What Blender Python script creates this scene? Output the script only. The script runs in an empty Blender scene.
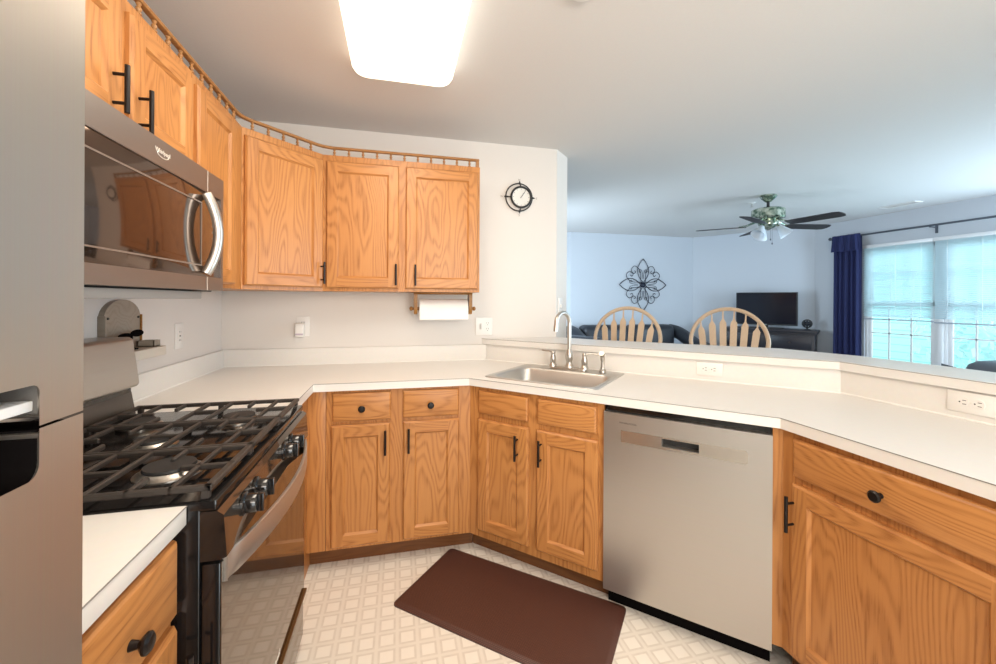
import bpy, bmesh, math, random
from mathutils import Vector, Matrix
random.seed(7)
PI = math.pi
C = bpy.context.scene.collection
S = bpy.context.scene

# ------------------------------------------------------------------ camera
F_PX, YAW, ROLL, CY, EYE = 410.77, 0.2365, -0.0052, 299.67, 1.32
cam = bpy.data.objects.new('camera', bpy.data.cameras.new('camera'))
C.objects.link(cam)
cam.data.sensor_width = 36.0
cam.data.lens = F_PX * 36.0 / 996.0
cam.data.shift_y = -(332 - CY) / 996.0
cam.data.clip_start = 0.02
_r = Vector((math.cos(YAW), -math.sin(YAW), 0)); _f = Vector((math.sin(YAW), math.cos(YAW), 0)); _u = Vector((0, 0, 1))
cr, sr = math.cos(ROLL), math.sin(ROLL)
R_ = cr * _r - sr * _u
U_ = sr * _r + cr * _u
M_ = Matrix((R_, U_, -_f)).transposed().to_4x4()
M_.translation = Vector((0, 0, EYE))
cam.matrix_world = M_
S.camera = cam

# ------------------------------------------------------------------ light and exposure
w = bpy.data.worlds.new('overcast_sky'); S.world = w
w.use_nodes = True
w.node_tree.nodes['Background'].inputs[0].default_value = (0.74, 0.90, 1.0, 1)
w.node_tree.nodes['Background'].inputs[1].default_value = 3.4
S.view_settings.view_transform = 'Standard'
S.view_settings.look = 'None'
S.view_settings.exposure = 0.38
S.view_settings.gamma = 1.0
S.view_settings.use_curve_mapping = False

def area(name, loc, target, sx, sy, power, col):
    l = bpy.data.lights.new(name, 'AREA'); l.shape = 'RECTANGLE'; l.size = sx; l.size_y = sy
    l.energy = power; l.color = col
    o = bpy.data.objects.new(name, l); C.objects.link(o)
    o.location = loc
    o.rotation_euler = (Vector(target) - Vector(loc)).to_track_quat('-Z', 'Y').to_euler()
    return o
# added fill lights out of view: right wall, hidden living room side, behind the camera
area('added_fill_right', (5.70, 0.9, 1.25), (4.4, 4.6, 1.9), 2.0, 1.8, 120, (0.60, 0.80, 1.0))
area('added_fill_living', (1.06, 4.7, 1.15), (3.6, 5.9, 0.95), 1.2, 1.2, 34, (0.66, 0.83, 1.0))
area('added_fill_rear', (0.9, -1.55, 1.35), (0.9, 5, 1.35), 1.3, 2.0, 20, (1.0, 0.86, 0.72))
# added warm fill behind the camera, aimed up to brighten the ceiling
area('added_ceiling_fill', (0.5, -0.8, 1.75), (0.6, 0.5, 2.6), 1.4, 0.8, 26, (1.0, 0.85, 0.70))

# ------------------------------------------------------------------ materials
def newmat(name):
    m = bpy.data.materials.new(name); m.use_nodes = True
    nt = m.node_tree
    return m, nt, nt.nodes['Principled BSDF']
def nd(nt, t, **kw):
    n = nt.nodes.new(t)
    for k, v in kw.items(): setattr(n, k, v)
    return n
def mat(name, col, rough=0.5, metal=0.0, emit=None, estr=0, spec=0.5, bump=0, bscale=200, coat=0):
    m, nt, b = newmat(name)
    b.inputs['Base Color'].default_value = (*col, 1)
    b.inputs['Roughness'].default_value = rough
    b.inputs['Metallic'].default_value = metal
    b.inputs['Specular IOR Level'].default_value = spec
    b.inputs['Coat Weight'].default_value = coat
    if emit:
        b.inputs['Emission Color'].default_value = (*emit, 1); b.inputs['Emission Strength'].default_value = estr
    tc = nd(nt, 'ShaderNodeTexCoord')
    no = nd(nt, 'ShaderNodeTexNoise'); no.inputs['Scale'].default_value = bscale; no.inputs['Detail'].default_value = 2
    nt.links.new(tc.outputs['Object'], no.inputs['Vector'])
    mx = nd(nt, 'ShaderNodeMix', data_type='RGBA', blend_type='MULTIPLY'); mx.inputs[0].default_value = 0.06
    mx.inputs[6].default_value = (*col, 1)
    nt.links.new(no.outputs['Color'], mx.inputs[7]); nt.links.new(mx.outputs[2], b.inputs['Base Color'])
    if bump:
        bp = nd(nt, 'ShaderNodeBump'); bp.inputs['Strength'].default_value = bump; bp.inputs['Distance'].default_value = 0.002
        nt.links.new(no.outputs['Fac'], bp.inputs['Height']); nt.links.new(bp.outputs['Normal'], b.inputs['Normal'])
    return m
def math_(nt, op, a, b=None, c=None):
    n = nd(nt, 'ShaderNodeMath', operation=op)
    for i, v in enumerate((a, b, c)):
        if v is None: continue
        if isinstance(v, (int, float)): n.inputs[i].default_value = v
        else: nt.links.new(v, n.inputs[i])
    return n.outputs[0]
def oak(name, axis, light=(0.53, 0.236, 0.074), dark=(0.28, 0.098, 0.025), amp=0.72):
    m, nt, b = newmat(name)
    tc = nd(nt, 'ShaderNodeTexCoord'); oi = nd(nt, 'ShaderNodeObjectInfo')
    off = nd(nt, 'ShaderNodeVectorMath', operation='SCALE'); off.inputs[0].default_value = (31.7, 17.3, 23.1)
    nt.links.new(oi.outputs['Random'], off.inputs['Scale'])
    add = nd(nt, 'ShaderNodeVectorMath', operation='ADD')
    nt.links.new(tc.outputs['Object'], add.inputs[0]); nt.links.new(off.outputs[0], add.inputs[1])
    def stretched(across, along):
        mp = nd(nt, 'ShaderNodeMapping'); sc = [across] * 3; sc[axis] = along; mp.inputs['Scale'].default_value = sc
        nt.links.new(add.outputs[0], mp.inputs['Vector']); return mp.outputs[0]
    n1 = nd(nt, 'ShaderNodeTexNoise'); n1.inputs['Scale'].default_value = 1; n1.inputs['Detail'].default_value = 2.2; n1.inputs['Roughness'].default_value = 0.42
    nt.links.new(stretched(5.0, 0.9), n1.inputs['Vector'])
    ring = math_(nt, 'SINE', math_(nt, 'MULTIPLY', n1.outputs['Fac'], 185.0))
    ring = math_(nt, 'MULTIPLY_ADD', ring, 0.5, 0.5)
    ring = math_(nt, 'POWER', ring, 2.0)
    n2 = nd(nt, 'ShaderNodeTexNoise'); n2.inputs['Scale'].default_value = 1; n2.inputs['Detail'].default_value = 3
    nt.links.new(stretched(230, 7), n2.inputs['Vector'])
    pore = math_(nt, 'GREATER_THAN', n2.outputs['Fac'], 0.57)
    n3 = nd(nt, 'ShaderNodeTexNoise'); n3.inputs['Scale'].default_value = 1; n3.inputs['Detail'].default_value = 1
    nt.links.new(stretched(3.1, 1.2), n3.inputs['Vector'])
    fac = math_(nt, 'MULTIPLY', ring, math_(nt, 'MULTIPLY_ADD', pore, 0.35, 0.55))
    fac = math_(nt, 'MULTIPLY', fac, amp)
    fac = math_(nt, 'ADD', fac, math_(nt, 'MULTIPLY', pore, 0.10))
    mx = nd(nt, 'ShaderNodeMix', data_type='RGBA'); mx.inputs[6].default_value = (*light, 1); mx.inputs[7].default_value = (*dark, 1)
    nt.links.new(fac, mx.inputs[0])
    tone = nd(nt, 'ShaderNodeMix', data_type='RGBA', blend_type='MULTIPLY'); tone.inputs[0].default_value = 0.35
    rp = nd(nt, 'ShaderNodeValToRGB'); rp.color_ramp.elements[0].position = 0.3; rp.color_ramp.elements[1].position = 0.7
    rp.color_ramp.elements[0].color = (0.78, 0.66, 0.54, 1); rp.color_ramp.elements[1].color = (1, 1, 1, 1)
    nt.links.new(n3.outputs['Fac'], rp.inputs[0]); nt.links.new(mx.outputs[2], tone.inputs[6]); nt.links.new(rp.outputs[0], tone.inputs[7])
    nt.links.new(tone.outputs[2], b.inputs['Base Color'])
    b.inputs['Roughness'].default_value = 0.36
    b.inputs['Specular IOR Level'].default_value = 0.35
    bp = nd(nt, 'ShaderNodeBump'); bp.inputs['Strength'].default_value = 0.08; bp.inputs['Distance'].default_value = 0.001
    nt.links.new(n2.outputs['Fac'], bp.inputs['Height']); nt.links.new(bp.outputs[0], b.inputs['Normal'])
    return m
def steel(name, col, rough, axis, metal=0.92, streak=0.10):
    m, nt, b = newmat(name)
    tc = nd(nt, 'ShaderNodeTexCoord'); mp = nd(nt, 'ShaderNodeMapping')
    sc = [600.0] * 3; sc[axis] = 2.0; mp.inputs['Scale'].default_value = sc
    nt.links.new(tc.outputs['Object'], mp.inputs['Vector'])
    n = nd(nt, 'ShaderNodeTexNoise'); n.inputs['Scale'].default_value = 1; n.inputs['Detail'].default_value = 2
    nt.links.new(mp.outputs[0], n.inputs['Vector'])
    mx = nd(nt, 'ShaderNodeMix', data_type='RGBA', blend_type='MULTIPLY'); mx.inputs[0].default_value = streak
    mx.inputs[6].default_value = (*col, 1); nt.links.new(n.outputs['Color'], mx.inputs[7])
    nt.links.new(mx.outputs[2], b.inputs['Base Color'])
    b.inputs['Metallic'].default_value = metal
    rr = math_(nt, 'MULTIPLY_ADD', n.outputs['Fac'], 0.12, rough - 0.06)
    nt.links.new(rr, b.inputs['Roughness'])
    return m
def vinyl():
    m, nt, b = newmat('vinyl_floor')
    tc = nd(nt, 'ShaderNodeTexCoord'); sx = nd(nt, 'ShaderNodeSeparateXYZ'); nt.links.new(tc.outputs['Object'], sx.inputs[0])
    def dist(o, s=0.0765):   # 0 at a cell's centre, 0.5 at its edge
        f = math_(nt, 'FRACT', math_(nt, 'MULTIPLY', o, 1 / s))
        return math_(nt, 'ABSOLUTE', math_(nt, 'SUBTRACT', f, 0.5))
    dx, dy = dist(sx.outputs[0]), dist(sx.outputs[1])
    mxd = math_(nt, 'MAXIMUM', dx, dy)
    rp = nd(nt, 'ShaderNodeValToRGB'); cr_ = rp.color_ramp
    cr_.interpolation = 'LINEAR'
    A, B_, D_ = (0.90, 0.85, 0.77, 1), (0.63, 0.565, 0.485, 1), (0.80, 0.745, 0.665, 1)
    cr_.elements[0].position = 0.0; cr_.elements[0].color = A
    cr_.elements[1].position = 0.29; cr_.elements[1].color = A
    for p, c in ((0.335, B_), (0.40, (0.67, 0.61, 0.53, 1)), (0.445, D_), (0.5, D_)):
        e = cr_.elements.new(p); e.color = c
    nt.links.new(mxd, rp.inputs[0])
    n = nd(nt, 'ShaderNodeTexNoise'); n.inputs['Scale'].default_value = 38; n.inputs['Detail'].default_value = 4
    nt.links.new(tc.outputs['Object'], n.inputs['Vector'])
    mx = nd(nt, 'ShaderNodeMix', data_type='RGBA'); nt.links.new(rp.outputs[0], mx.inputs[6]); mx.inputs[7].default_value = (0.84, 0.785, 0.70, 1)
    nt.links.new(math_(nt, 'MULTIPLY', n.outputs['Fac'], 0.75), mx.inputs[0])
    nt.links.new(mx.outputs[2], b.inputs['Base Color']); b.inputs['Roughness'].default_value = 0.42
    b.inputs['Specular IOR Level'].default_value = 0.4
    return m
def matmat():
    m, nt, b = newmat('brown_woven_mat')
    tc = nd(nt, 'ShaderNodeTexCoord'); mp = nd(nt, 'ShaderNodeMapping'); mp.inputs['Rotation'].default_value = (0, 0, 0.0)
    nt.links.new(tc.outputs['Object'], mp.inputs['Vector'])
    ck = nd(nt, 'ShaderNodeTexBrick'); ck.inputs['Scale'].default_value = 55; ck.inputs['Mortar Size'].default_value = 0.08
    ck.inputs['Color1'].default_value = (0.150, 0.054, 0.036, 1); ck.inputs['Color2'].default_value = (0.126, 0.045, 0.030, 1); ck.inputs['Mortar'].default_value = (0.06, 0.021, 0.014, 1)
    nt.links.new(mp.outputs[0], ck.inputs['Vector'])
    nt.links.new(ck.outputs['Color'], b.inputs['Base Color']); b.inputs['Roughness'].default_value = 0.5
    bp = nd(nt, 'ShaderNodeBump'); bp.inputs['Strength'].default_value = 0.4; bp.inputs['Distance'].default_value = 0.002
    nt.links.new(ck.outputs['Fac'], bp.inputs['Height']); nt.links.new(bp.outputs[0], b.inputs['Normal'])
    return m
def glassmat(name, tint, gloss=0.1):
    m, nt, b = newmat(name)
    nt.nodes.remove(b); out = nt.nodes['Material Output']
    t = nd(nt, 'ShaderNodeBsdfTransparent'); t.inputs[0].default_value = (*tint, 1)
    g = nd(nt, 'ShaderNodeBsdfGlossy'); g.inputs['Roughness'].default_value = 0.02
    mx = nd(nt, 'ShaderNodeMixShader'); fr = nd(nt, 'ShaderNodeFresnel'); fr.inputs[0].default_value = 1.4
    nt.links.new(fr.outputs[0], mx.inputs[0]); nt.links.new(t.outputs[0], mx.inputs[1]); nt.links.new(g.outputs[0], mx.inputs[2])
    nt.links.new(mx.outputs[0], out.inputs[0])
    return m
def transl(name, col, fac):
    m, nt, b = newmat(name); out = nt.nodes['Material Output']
    b.inputs['Base Color'].default_value = (*col, 1); b.inputs['Roughness'].default_value = 0.5
    t = nd(nt, 'ShaderNodeBsdfTranslucent'); t.inputs[0].default_value = (*col, 1)
    mx = nd(nt, 'ShaderNodeMixShader'); mx.inputs[0].default_value = fac
    nt.links.new(b.outputs[0], mx.inputs[1]); nt.links.new(t.outputs[0], mx.inputs[2]); nt.links.new(mx.outputs[0], out.inputs[0])
    return m
def siding():
    m, nt, b = newmat('lap_siding')
    tc = nd(nt, 'ShaderNodeTexCoord'); sx = nd(nt, 'ShaderNodeSeparateXYZ'); nt.links.new(tc.outputs['Object'], sx.inputs[0])
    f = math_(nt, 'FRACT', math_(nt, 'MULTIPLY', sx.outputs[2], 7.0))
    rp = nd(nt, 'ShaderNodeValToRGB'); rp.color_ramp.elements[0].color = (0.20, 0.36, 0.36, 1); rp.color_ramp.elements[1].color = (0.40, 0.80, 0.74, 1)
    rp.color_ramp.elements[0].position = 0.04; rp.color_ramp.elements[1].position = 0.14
    nt.links.new(f, rp.inputs[0]); nt.links.new(rp.outputs[0], b.inputs['Base Color']); b.inputs['Roughness'].default_value = 0.6
    return m

OV = oak('oak_vertical_grain', 2); OH = oak('oak_horizontal_grain', 0)
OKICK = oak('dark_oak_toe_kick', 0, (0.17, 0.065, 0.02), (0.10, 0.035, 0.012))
RAILW = oak('gallery_rail_oak', 0, (0.40, 0.20, 0.075), (0.27, 0.12, 0.04))
GOLDW = oak('golden_wood', 0, (0.36, 0.17, 0.035), (0.22, 0.09, 0.02))
BLOND = oak('blond_wood', 2, (0.61, 0.465, 0.33), (0.53, 0.385, 0.26), 0.4)
GREYW = oak('weathered_grey_wood', 1, (0.34, 0.29, 0.235), (0.22, 0.18, 0.14), 0.5)
LAM = mat('white_laminate', (0.79, 0.76, 0.72), 0.32, bscale=60, spec=0.35)
SEAM = mat('grey_seam_line', (0.25, 0.23, 0.21), 0.6)
KWALL = mat('kitchen_wall_paint', (0.77, 0.725, 0.68), 0.75, bump=0.05, bscale=300, spec=0.2)
LWALL = mat('living_wall_paint', (0.57, 0.60, 0.64), 0.75, bump=0.05, bscale=300, spec=0.2)
CEIL = mat('ceiling_paint', (0.74, 0.715, 0.69), 0.85, bump=0.08, bscale=120, spec=0.1)
TRIMW = mat('white_trim', (0.82, 0.82, 0.82), 0.4)
WPLAST = mat('white_plastic', (0.86, 0.83, 0.79), 0.35)
SLOT = mat('dark_slot', (0.05, 0.045, 0.04), 0.6)
BRONZE = mat('dark_bronze', (0.018, 0.014, 0.013), 0.32, 0.6)
BLACK = mat('black_enamel', (0.009, 0.008, 0.008), 0.13, spec=0.6)
PITCH = mat('pitch_black', (0.006, 0.005, 0.005), 0.7, spec=0.0)
MBLACK = mat('matte_black', (0.02, 0.019, 0.019), 0.55)
IRON = mat('cast_iron', (0.052, 0.042, 0.036), 0.5, 0.25, bump=0.2, bscale=500)
BGLASS = mat('dark_oven_glass', (0.17, 0.14, 0.115), 0.045, 0.85)
MWGLASS = mat('dark_microwave_glass', (0.135, 0.088, 0.064), 0.06, 0.85)
STEEL = steel('brushed_steel', (0.57, 0.54, 0.505), 0.36, 0)
FSTEEL = steel('fridge_steel', (0.50, 0.445, 0.39), 0.36, 2)
MWSTEEL = steel('microwave_steel', (0.31, 0.275, 0.255), 0.40, 0)
SINKST = steel('sink_steel', (0.60, 0.585, 0.56), 0.40, 0, 0.9)
NICKEL = mat('brushed_nickel', (0.60, 0.56, 0.51), 0.34, 1.0)
CHROME = mat('bright_chrome', (0.85, 0.84, 0.82), 0.12, 1.0)
PAPER = mat('paper_towel', (0.90, 0.875, 0.84), 0.9, bump=0.4, bscale=150)
VINYL = vinyl(); MATM = matmat()
PANEL = mat('light_diffuser', (0.95, 0.93, 0.88), 0.5, emit=(1.0, 0.88, 0.72), estr=11.5)
PANELS = mat('light_diffuser_side', (0.95, 0.93, 0.88), 0.5, emit=(1.0, 0.88, 0.72), estr=1.5)
FIXT = mat('fixture_white', (0.9, 0.9, 0.88), 0.5)
NAVY = mat('navy_velvet', (0.010, 0.016, 0.085), 0.75, bump=0.2, bscale=80)
DWOOD = mat('black_painted_wood', (0.012, 0.011, 0.017), 0.4)
SCREEN = mat('tv_screen', (0.004, 0.004, 0.010), 0.12)
SOFA = mat('charcoal_leather', (0.020, 0.023, 0.030), 0.42, bump=0.15, bscale=60)
IRONB = mat('navy_black_iron', (0.012, 0.016, 0.032), 0.5, 0.3)
VERDI, _nt, _b = newmat('verdigris_brass')
_tc = nd(_nt, 'ShaderNodeTexCoord'); _n = nd(_nt, 'ShaderNodeTexNoise'); _n.inputs['Scale'].default_value = 26; _n.inputs['Detail'].default_value = 3
_nt.links.new(_tc.outputs['Object'], _n.inputs['Vector'])
_rp = nd(_nt, 'ShaderNodeValToRGB'); _rp.color_ramp.elements[0].position = 0.38; _rp.color_ramp.elements[1].position = 0.62
_rp.color_ramp.elements[0].color = (0.10, 0.17, 0.12, 1); _rp.color_ramp.elements[1].color = (0.62, 0.66, 0.55, 1)
_nt.links.new(_n.outputs['Fac'], _rp.inputs[0]); _nt.links.new(_rp.outputs[0], _b.inputs['Base Color'])
_b.inputs['Metallic'].default_value = 0.85; _b.inputs['Roughness'].default_value = 0.2
FANBL = mat('dark_walnut_blade', (0.030, 0.026, 0.028), 0.5)
FROST = transl('frosted_glass_shade', (0.80, 0.84, 0.88), 0.4)
RODM = mat('dark_grey_rod', (0.10, 0.11, 0.13), 0.4, 0.5)
GLASS = glassmat('window_glass', (0.93, 0.98, 0.99))
BLIND = transl('white_blind_slat', (0.82, 0.92, 0.95), 0.7)
SIDING = siding()
LEAF = transl('pale_leaf', (0.52, 0.66, 0.66), 0.4)
LAWN = mat('lawn_grass', (0.20, 0.32, 0.18), 0.9, bscale=20)
CARPET = mat('beige_carpet', (0.42, 0.40, 0.38), 0.95, bump=0.5, bscale=300)
FACE = mat('clock_face', (0.80, 0.78, 0.73), 0.5)
LOGO = mat('silver_lettering', (0.85, 0.82, 0.76), 0.3, 0.5)
DLOGO = mat('dark_lettering', (0.10, 0.085, 0.07), 0.5)

# ------------------------------------------------------------------ mesh helpers
class MB:
    def __init__(s): s.bm = bmesh.new()
    def face(s, pts, mi=0):
        f = s.bm.faces.new([s.bm.verts.new(p) for p in pts]); f.material_index = mi; return f
    def box(s, a, b, bev=0.0, mi=0, mtx=None, seg=2):
        x0, x1 = sorted((a[0], b[0])); y0, y1 = sorted((a[1], b[1])); z0, z1 = sorted((a[2], b[2]))
        v = [s.bm.verts.new(p) for p in ((x0,y0,z0),(x1,y0,z0),(x1,y1,z0),(x0,y1,z0),(x0,y0,z1),(x1,y0,z1),(x1,y1,z1),(x0,y1,z1))]
        fs = [s.bm.faces.new([v[i] for i in q]) for q in ((3,2,1,0),(4,5,6,7),(0,1,5,4),(1,2,6,5),(2,3,7,6),(3,0,4,7))]
        for f in fs: f.material_index = mi
        allv = v
        if bev:
            es = list({e for f in fs for e in f.edges})
            r = bmesh.ops.bevel(s.bm, geom=es, offset=bev, segments=seg, affect='EDGES', profile=0.5, clamp_overlap=True)
            for f in r['faces']: f.material_index = mi
            allv = list({vv for f in r['faces'] for vv in f.verts} | {vv for vv in v if vv.is_valid})
        if mtx: bmesh.ops.transform(s.bm, matrix=mtx, verts=allv)
        return s
    def tube(s, pts, r, n=10, mi=0, closed=False, cap=True, flat=None):
        pts = [Vector(p) for p in pts]; N = len(pts)
        rad = r if isinstance(r, (list, tuple)) else [r] * N
        rings = []; prev = None
        for i, p in enumerate(pts):
            if closed: t = pts[(i + 1) % N] - pts[i - 1]
            else: t = pts[min(i + 1, N - 1)] - pts[max(i - 1, 0)]
            t.normalize()
            if prev is None:
                a = Vector((0, 0, 1)) if abs(t.z) < 0.9 else Vector((1, 0, 0))
                u = t.cross(a).normalized()
            else:
                u = (prev - t * prev.dot(t)).normalized()
            prev = u; v = t.cross(u)
            k = flat or (1, 1)
            rings.append([s.bm.verts.new(p + (u * math.cos(2*PI*j/n) * k[0] + v * math.sin(2*PI*j/n) * k[1]) * rad[i]) for j in range(n)])
        for i in range(N if closed else N - 1):
            A, B = rings[i], rings[(i + 1) % N]
            for j in range(n):
                f = s.bm.faces.new((A[j], A[(j+1) % n], B[(j+1) % n], B[j])); f.material_index = mi
        if cap and not closed:
            for q in (list(reversed(rings[0])), rings[-1]):
                f = s.bm.faces.new(q); f.material_index = mi
        return s
    def lathe(s, prof, n=24, axis='z', org=(0, 0, 0), mi=0):
        org = Vector(org); rings = []
        def P(r, h, a):
            c, d = r * math.cos(a), r * math.sin(a)
            return org + (Vector((c, d, h)) if axis == 'z' else Vector((h, c, d)) if axis == 'x' else Vector((d, h, c)))
        for r, h in prof:
            rings.append([s.bm.verts.new(P(max(r, 1e-5), h, 2*PI*j/n)) for j in range(n)])
        for A, B in zip(rings, rings[1:]):
            for j in range(n):
                f = s.bm.faces.new((A[j], A[(j+1) % n], B[(j+1) % n], B[j])); f.material_index = mi
        for q in (list(reversed(rings[0])), rings[-1]):
            f = s.bm.faces.new(q); f.material_index = mi
        return s
    def prism(s, poly, lo, hi, axis='z', holes=(), mi=0, bev=0):
        """polygon (2-D) extruded along axis, optional holes"""
        def P(p, h):
            return {'z': (p[0], p[1], h), 'x': (h, p[0], p[1]), 'y': (p[0], h, p[1])}[axis]
        for h in (lo, hi):
            es = []
            for loop in [poly] + list(holes):
                vs = [s.bm.verts.new(P(p, h)) for p in loop]
                es += [s.bm.edges.new((vs[i], vs[(i+1) % len(vs)])) for i in range(len(vs))]
            if holes:
                r = bmesh.ops.triangle_fill(s.bm, edges=es, use_beauty=True)
                for g in r['geom']:
                    if isinstance(g, bmesh.types.BMFace): g.material_index = mi
            else:
                f = s.bm.faces.new([e.verts[0] for e in es] if False else vs); f.material_index = mi
        for loop in [poly] + list(holes):
            n = len(loop)
            for i in range(n):
                a, b = loop[i], loop[(i+1) % n]
                f = s.bm.faces.new([s.bm.verts.new(q) for q in (P(a, lo), P(b, lo), P(b, hi), P(a, hi))]); f.material_index = mi
        return s
    def sphere(s, c, r, n=16, mi=0, sc=(1, 1, 1)):
        m = Matrix.Translation(c) @ Matrix.Diagonal((r*sc[0], r*sc[1], r*sc[2], 1))
        r_ = bmesh.ops.create_uvsphere(s.bm, u_segments=n, v_segments=max(6, n // 2), radius=1, matrix=m)
        for f in {f for v in r_['verts'] for f in v.link_faces}: f.material_index = mi
        return s
    def build(s, name, mats, parent=None, smooth=35, bevel=0, bseg=2):
        bm = s.bm
        bmesh.ops.remove_doubles(bm, verts=bm.verts, dist=1e-5)
        if bevel:
            es = [e for e in bm.edges if len(e.link_faces) == 2 and e.calc_face_angle(0) > 0.6]
            bmesh.ops.bevel(bm, geom=es, offset=bevel, segments=bseg, affect='EDGES', profile=0.5, clamp_overlap=True)
        bmesh.ops.recalc_face_normals(bm, faces=bm.faces)
        me = bpy.data.meshes.new(name); bm.to_mesh(me); bm.free()
        for m in (mats if isinstance(mats, (list, tuple)) else [mats]): me.materials.append(m)
        if smooth:
            for p in me.polygons: p.use_smooth = True
            me.set_sharp_from_angle(angle=math.radians(smooth))
        o = bpy.data.objects.new(name, me); C.objects.link(o)
        if parent: o.parent = parent
        return o
def tag(o, label, cat, group=None):
    o['label'] = label; o['category'] = cat
    if group: o['group'] = group
    return o
def thing(name, label, cat, loc=(0, 0, 0), rot=0, group=None):
    o = bpy.data.objects.new(name, None); C.objects.link(o); o.empty_display_size = 0.1
    o.location = loc; o.rotation_euler = (0, 0, rot)
    return tag(o, label, cat, group)
def struct(o): o['kind'] = 'structure'; return o
def copy_tree(o, parent=None):
    c = o.copy(); C.objects.link(c)
    if parent: c.parent = parent
    for ch in list(o.children): copy_tree(ch, c)
    return c
def arc(cx, cy, r, a0, a1, n):
    return [(cx + r*math.cos(a0 + (a1-a0)*i/n), cy + r*math.sin(a0 + (a1-a0)*i/n)) for i in range(n + 1)]
def smoothpath(pts, k=6):
    pts = [Vector(p) for p in pts]; out = []
    for i in range(len(pts) - 1):
        p0, p1, p2, p3 = pts[max(i-1, 0)], pts[i], pts[i+1], pts[min(i+2, len(pts)-1)]
        for j in range(k):
            t = j / k
            out.append(0.5 * ((2*p1) + (p2-p0)*t + (2*p0 - 5*p1 + 4*p2 - p3)*t*t + (3*p1 - p0 - 3*p2 + p3)*t**3))
    return out + [pts[-1]]
def text_mesh(name, body, size, m, parent, mtx, depth=0.0006):
    cu = bpy.data.curves.new(name, 'FONT'); cu.body = body; cu.size = size; cu.extrude = depth; cu.align_x = 'CENTER'; cu.align_y = 'CENTER'
    tmp = bpy.data.objects.new(name, cu); C.objects.link(tmp)
    dg = bpy.context.evaluated_depsgraph_get(); me = bpy.data.meshes.new_from_object(tmp.evaluated_get(dg))
    bpy.data.objects.remove(tmp); bpy.data.curves.remove(cu)
    me.name = name; me.transform(mtx); me.materials.clear(); me.materials.append(m)
    o = bpy.data.objects.new(name, me); C.objects.link(o); o.parent = parent
    return o

# ------------------------------------------------------------------ layout constants
XL, YB, ZC = -1.019, 2.743, 2.39
XA, YA, XB, XC = -0.393, 2.0985, 0.3546, 1.2935
T = math.tan(PI / 8)
YC = YA - (XC - XB)
DL = (XC - XB) * 2**0.5            # length of the diagonal run
SD = XB + YA
def dpt(off, y=None, x=None):      # a point on the diagonal line set back by off, at a given x or y
    s = SD + off * 2**0.5
    return (s - y, y) if y is not None else (x, s - x)
def kinkC(off): return (XC + off, YC + off * T)
def kinkB(off): return (XB + off * T, YA + off)
XW, YW = 5.77, 6.0                  # living room right and back walls
ZB0, ZB1 = 1.019, 1.056            # raised bar
R45 = PI / 4

# ------------------------------------------------------------------ the setting
struct(MB().box((XL - 0.1, -1.7, -0.05), (1.95, YB + 0.1, 0.0)).build('floor', VINYL))
m = MB(); m.prism([(1.95, -1.7), (XW + 0.1, -1.7), (XW + 0.1, 7.0), (0.5, 7.0), (0.5, YB + 0.1), (1.95, YB + 0.1)], -0.05, -0.002)
struct(m.build('floor_living', CARPET))
struct(MB().box((XL - 0.12, -1.7, ZC), (XW + 0.12, 7.0, ZC + 0.08)).build('ceiling', CEIL))
struct(MB().box((XL - 0.1, -1.7, 0), (XL, YB + 0.1, ZC)).build('wall_left', KWALL))
m = MB(); m.prism([(XL, YB), (1.087, YB), (1.225, YB + 0.138), (1.10, 3.05), (XL, 3.05)], 0, ZC)
struct(m.build('wall_back', KWALL))
m2 = MB(); m2.prism([(2.69, YW), (4.84, YW), (4.90, YW + 0.1), (2.69, YW + 0.1)], 0, ZC)
struct(m2.build('wall_living_back', LWALL))
struct(MB().prism([(2.69, YW), (2.69, YW + 0.1), (2.29, YW + 0.5), (2.22, YW + 0.43), (2.62, YW)], 0, ZC).build('wall_living_return', LWALL))
struct(MB().prism([(1.0, YW + 0.42), (2.30, YW + 0.42), (2.30, YW + 0.5), (1.0, YW + 0.5)], 0, ZC).build('wall_living_rear', LWALL))
struct(MB().prism([(3.05, 0), (YW + 0.5, 0), (YW + 0.5, ZC), (3.05, ZC)], 1.0, 1.10, axis='x', holes=[[(4.08, 0.5), (5.32, 0.5), (5.32, 1.8), (4.08, 1.8)]]).build('wall_living_left', LWALL))  # hole added for the hidden fill light, out of view
struct(MB().prism([(4.84, YW), (XW, 4.64), (XW + 0.1, 4.70), (4.90, YW + 0.1)], 0, ZC).build('wall_corner', LWALL))
# right wall with the double window opening (z .62-2.03, y 2.49-4.0) and an unseen opening near the camera, added to let light in
m = MB()
WZ0, WZ1, WY0, WY1 = 0.42, 2.03, 2.49, 4.00
def wallx(m, y0, y1, z0, z1): m.box((XW, y0, z0), (XW + 0.12, y1, z1))
wallx(m, WY1, 4.72, 0, ZC); wallx(m, WY0, WY1, 0, WZ0); wallx(m, WY0, WY1, WZ1, ZC)
wallx(m, 2.05, WY0, 0, ZC); wallx(m, -0.25, 2.05, 2.25, ZC); wallx(m, -0.25, 2.05, 0, 0.25); wallx(m, -1.7, -0.25, 0, ZC)
struct(m.build('wall_right', LWALL))
m = MB()
m.box((XL - 0.1, -1.7, 0), (0.2, -1.6, ZC)); m.box((1.6, -1.7, 0), (XW, -1.6, ZC)); m.box((0.2, -1.7, 2.3), (1.6, -1.6, ZC))  # unseen gap between the pieces, added to let light in from behind
struct(m.build('wall_rear', KWALL))
k1, k2 = kinkC(0.62), kinkC(0.74)
a0, a1 = dpt(0.62, y=YB), dpt(0.74, y=YB)
m = MB(); m.prism([a0, k1, k2, a1], 0, ZB0)
struct(m.build('wall_bar_diagonal', LWALL))
m = MB(); m.prism([k1, (k1[0], -0.05), (k2[0], -0.05), k2], 0, ZB0)
struct(m.build('wall_bar_right', LWALL))
m = MB()
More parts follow.
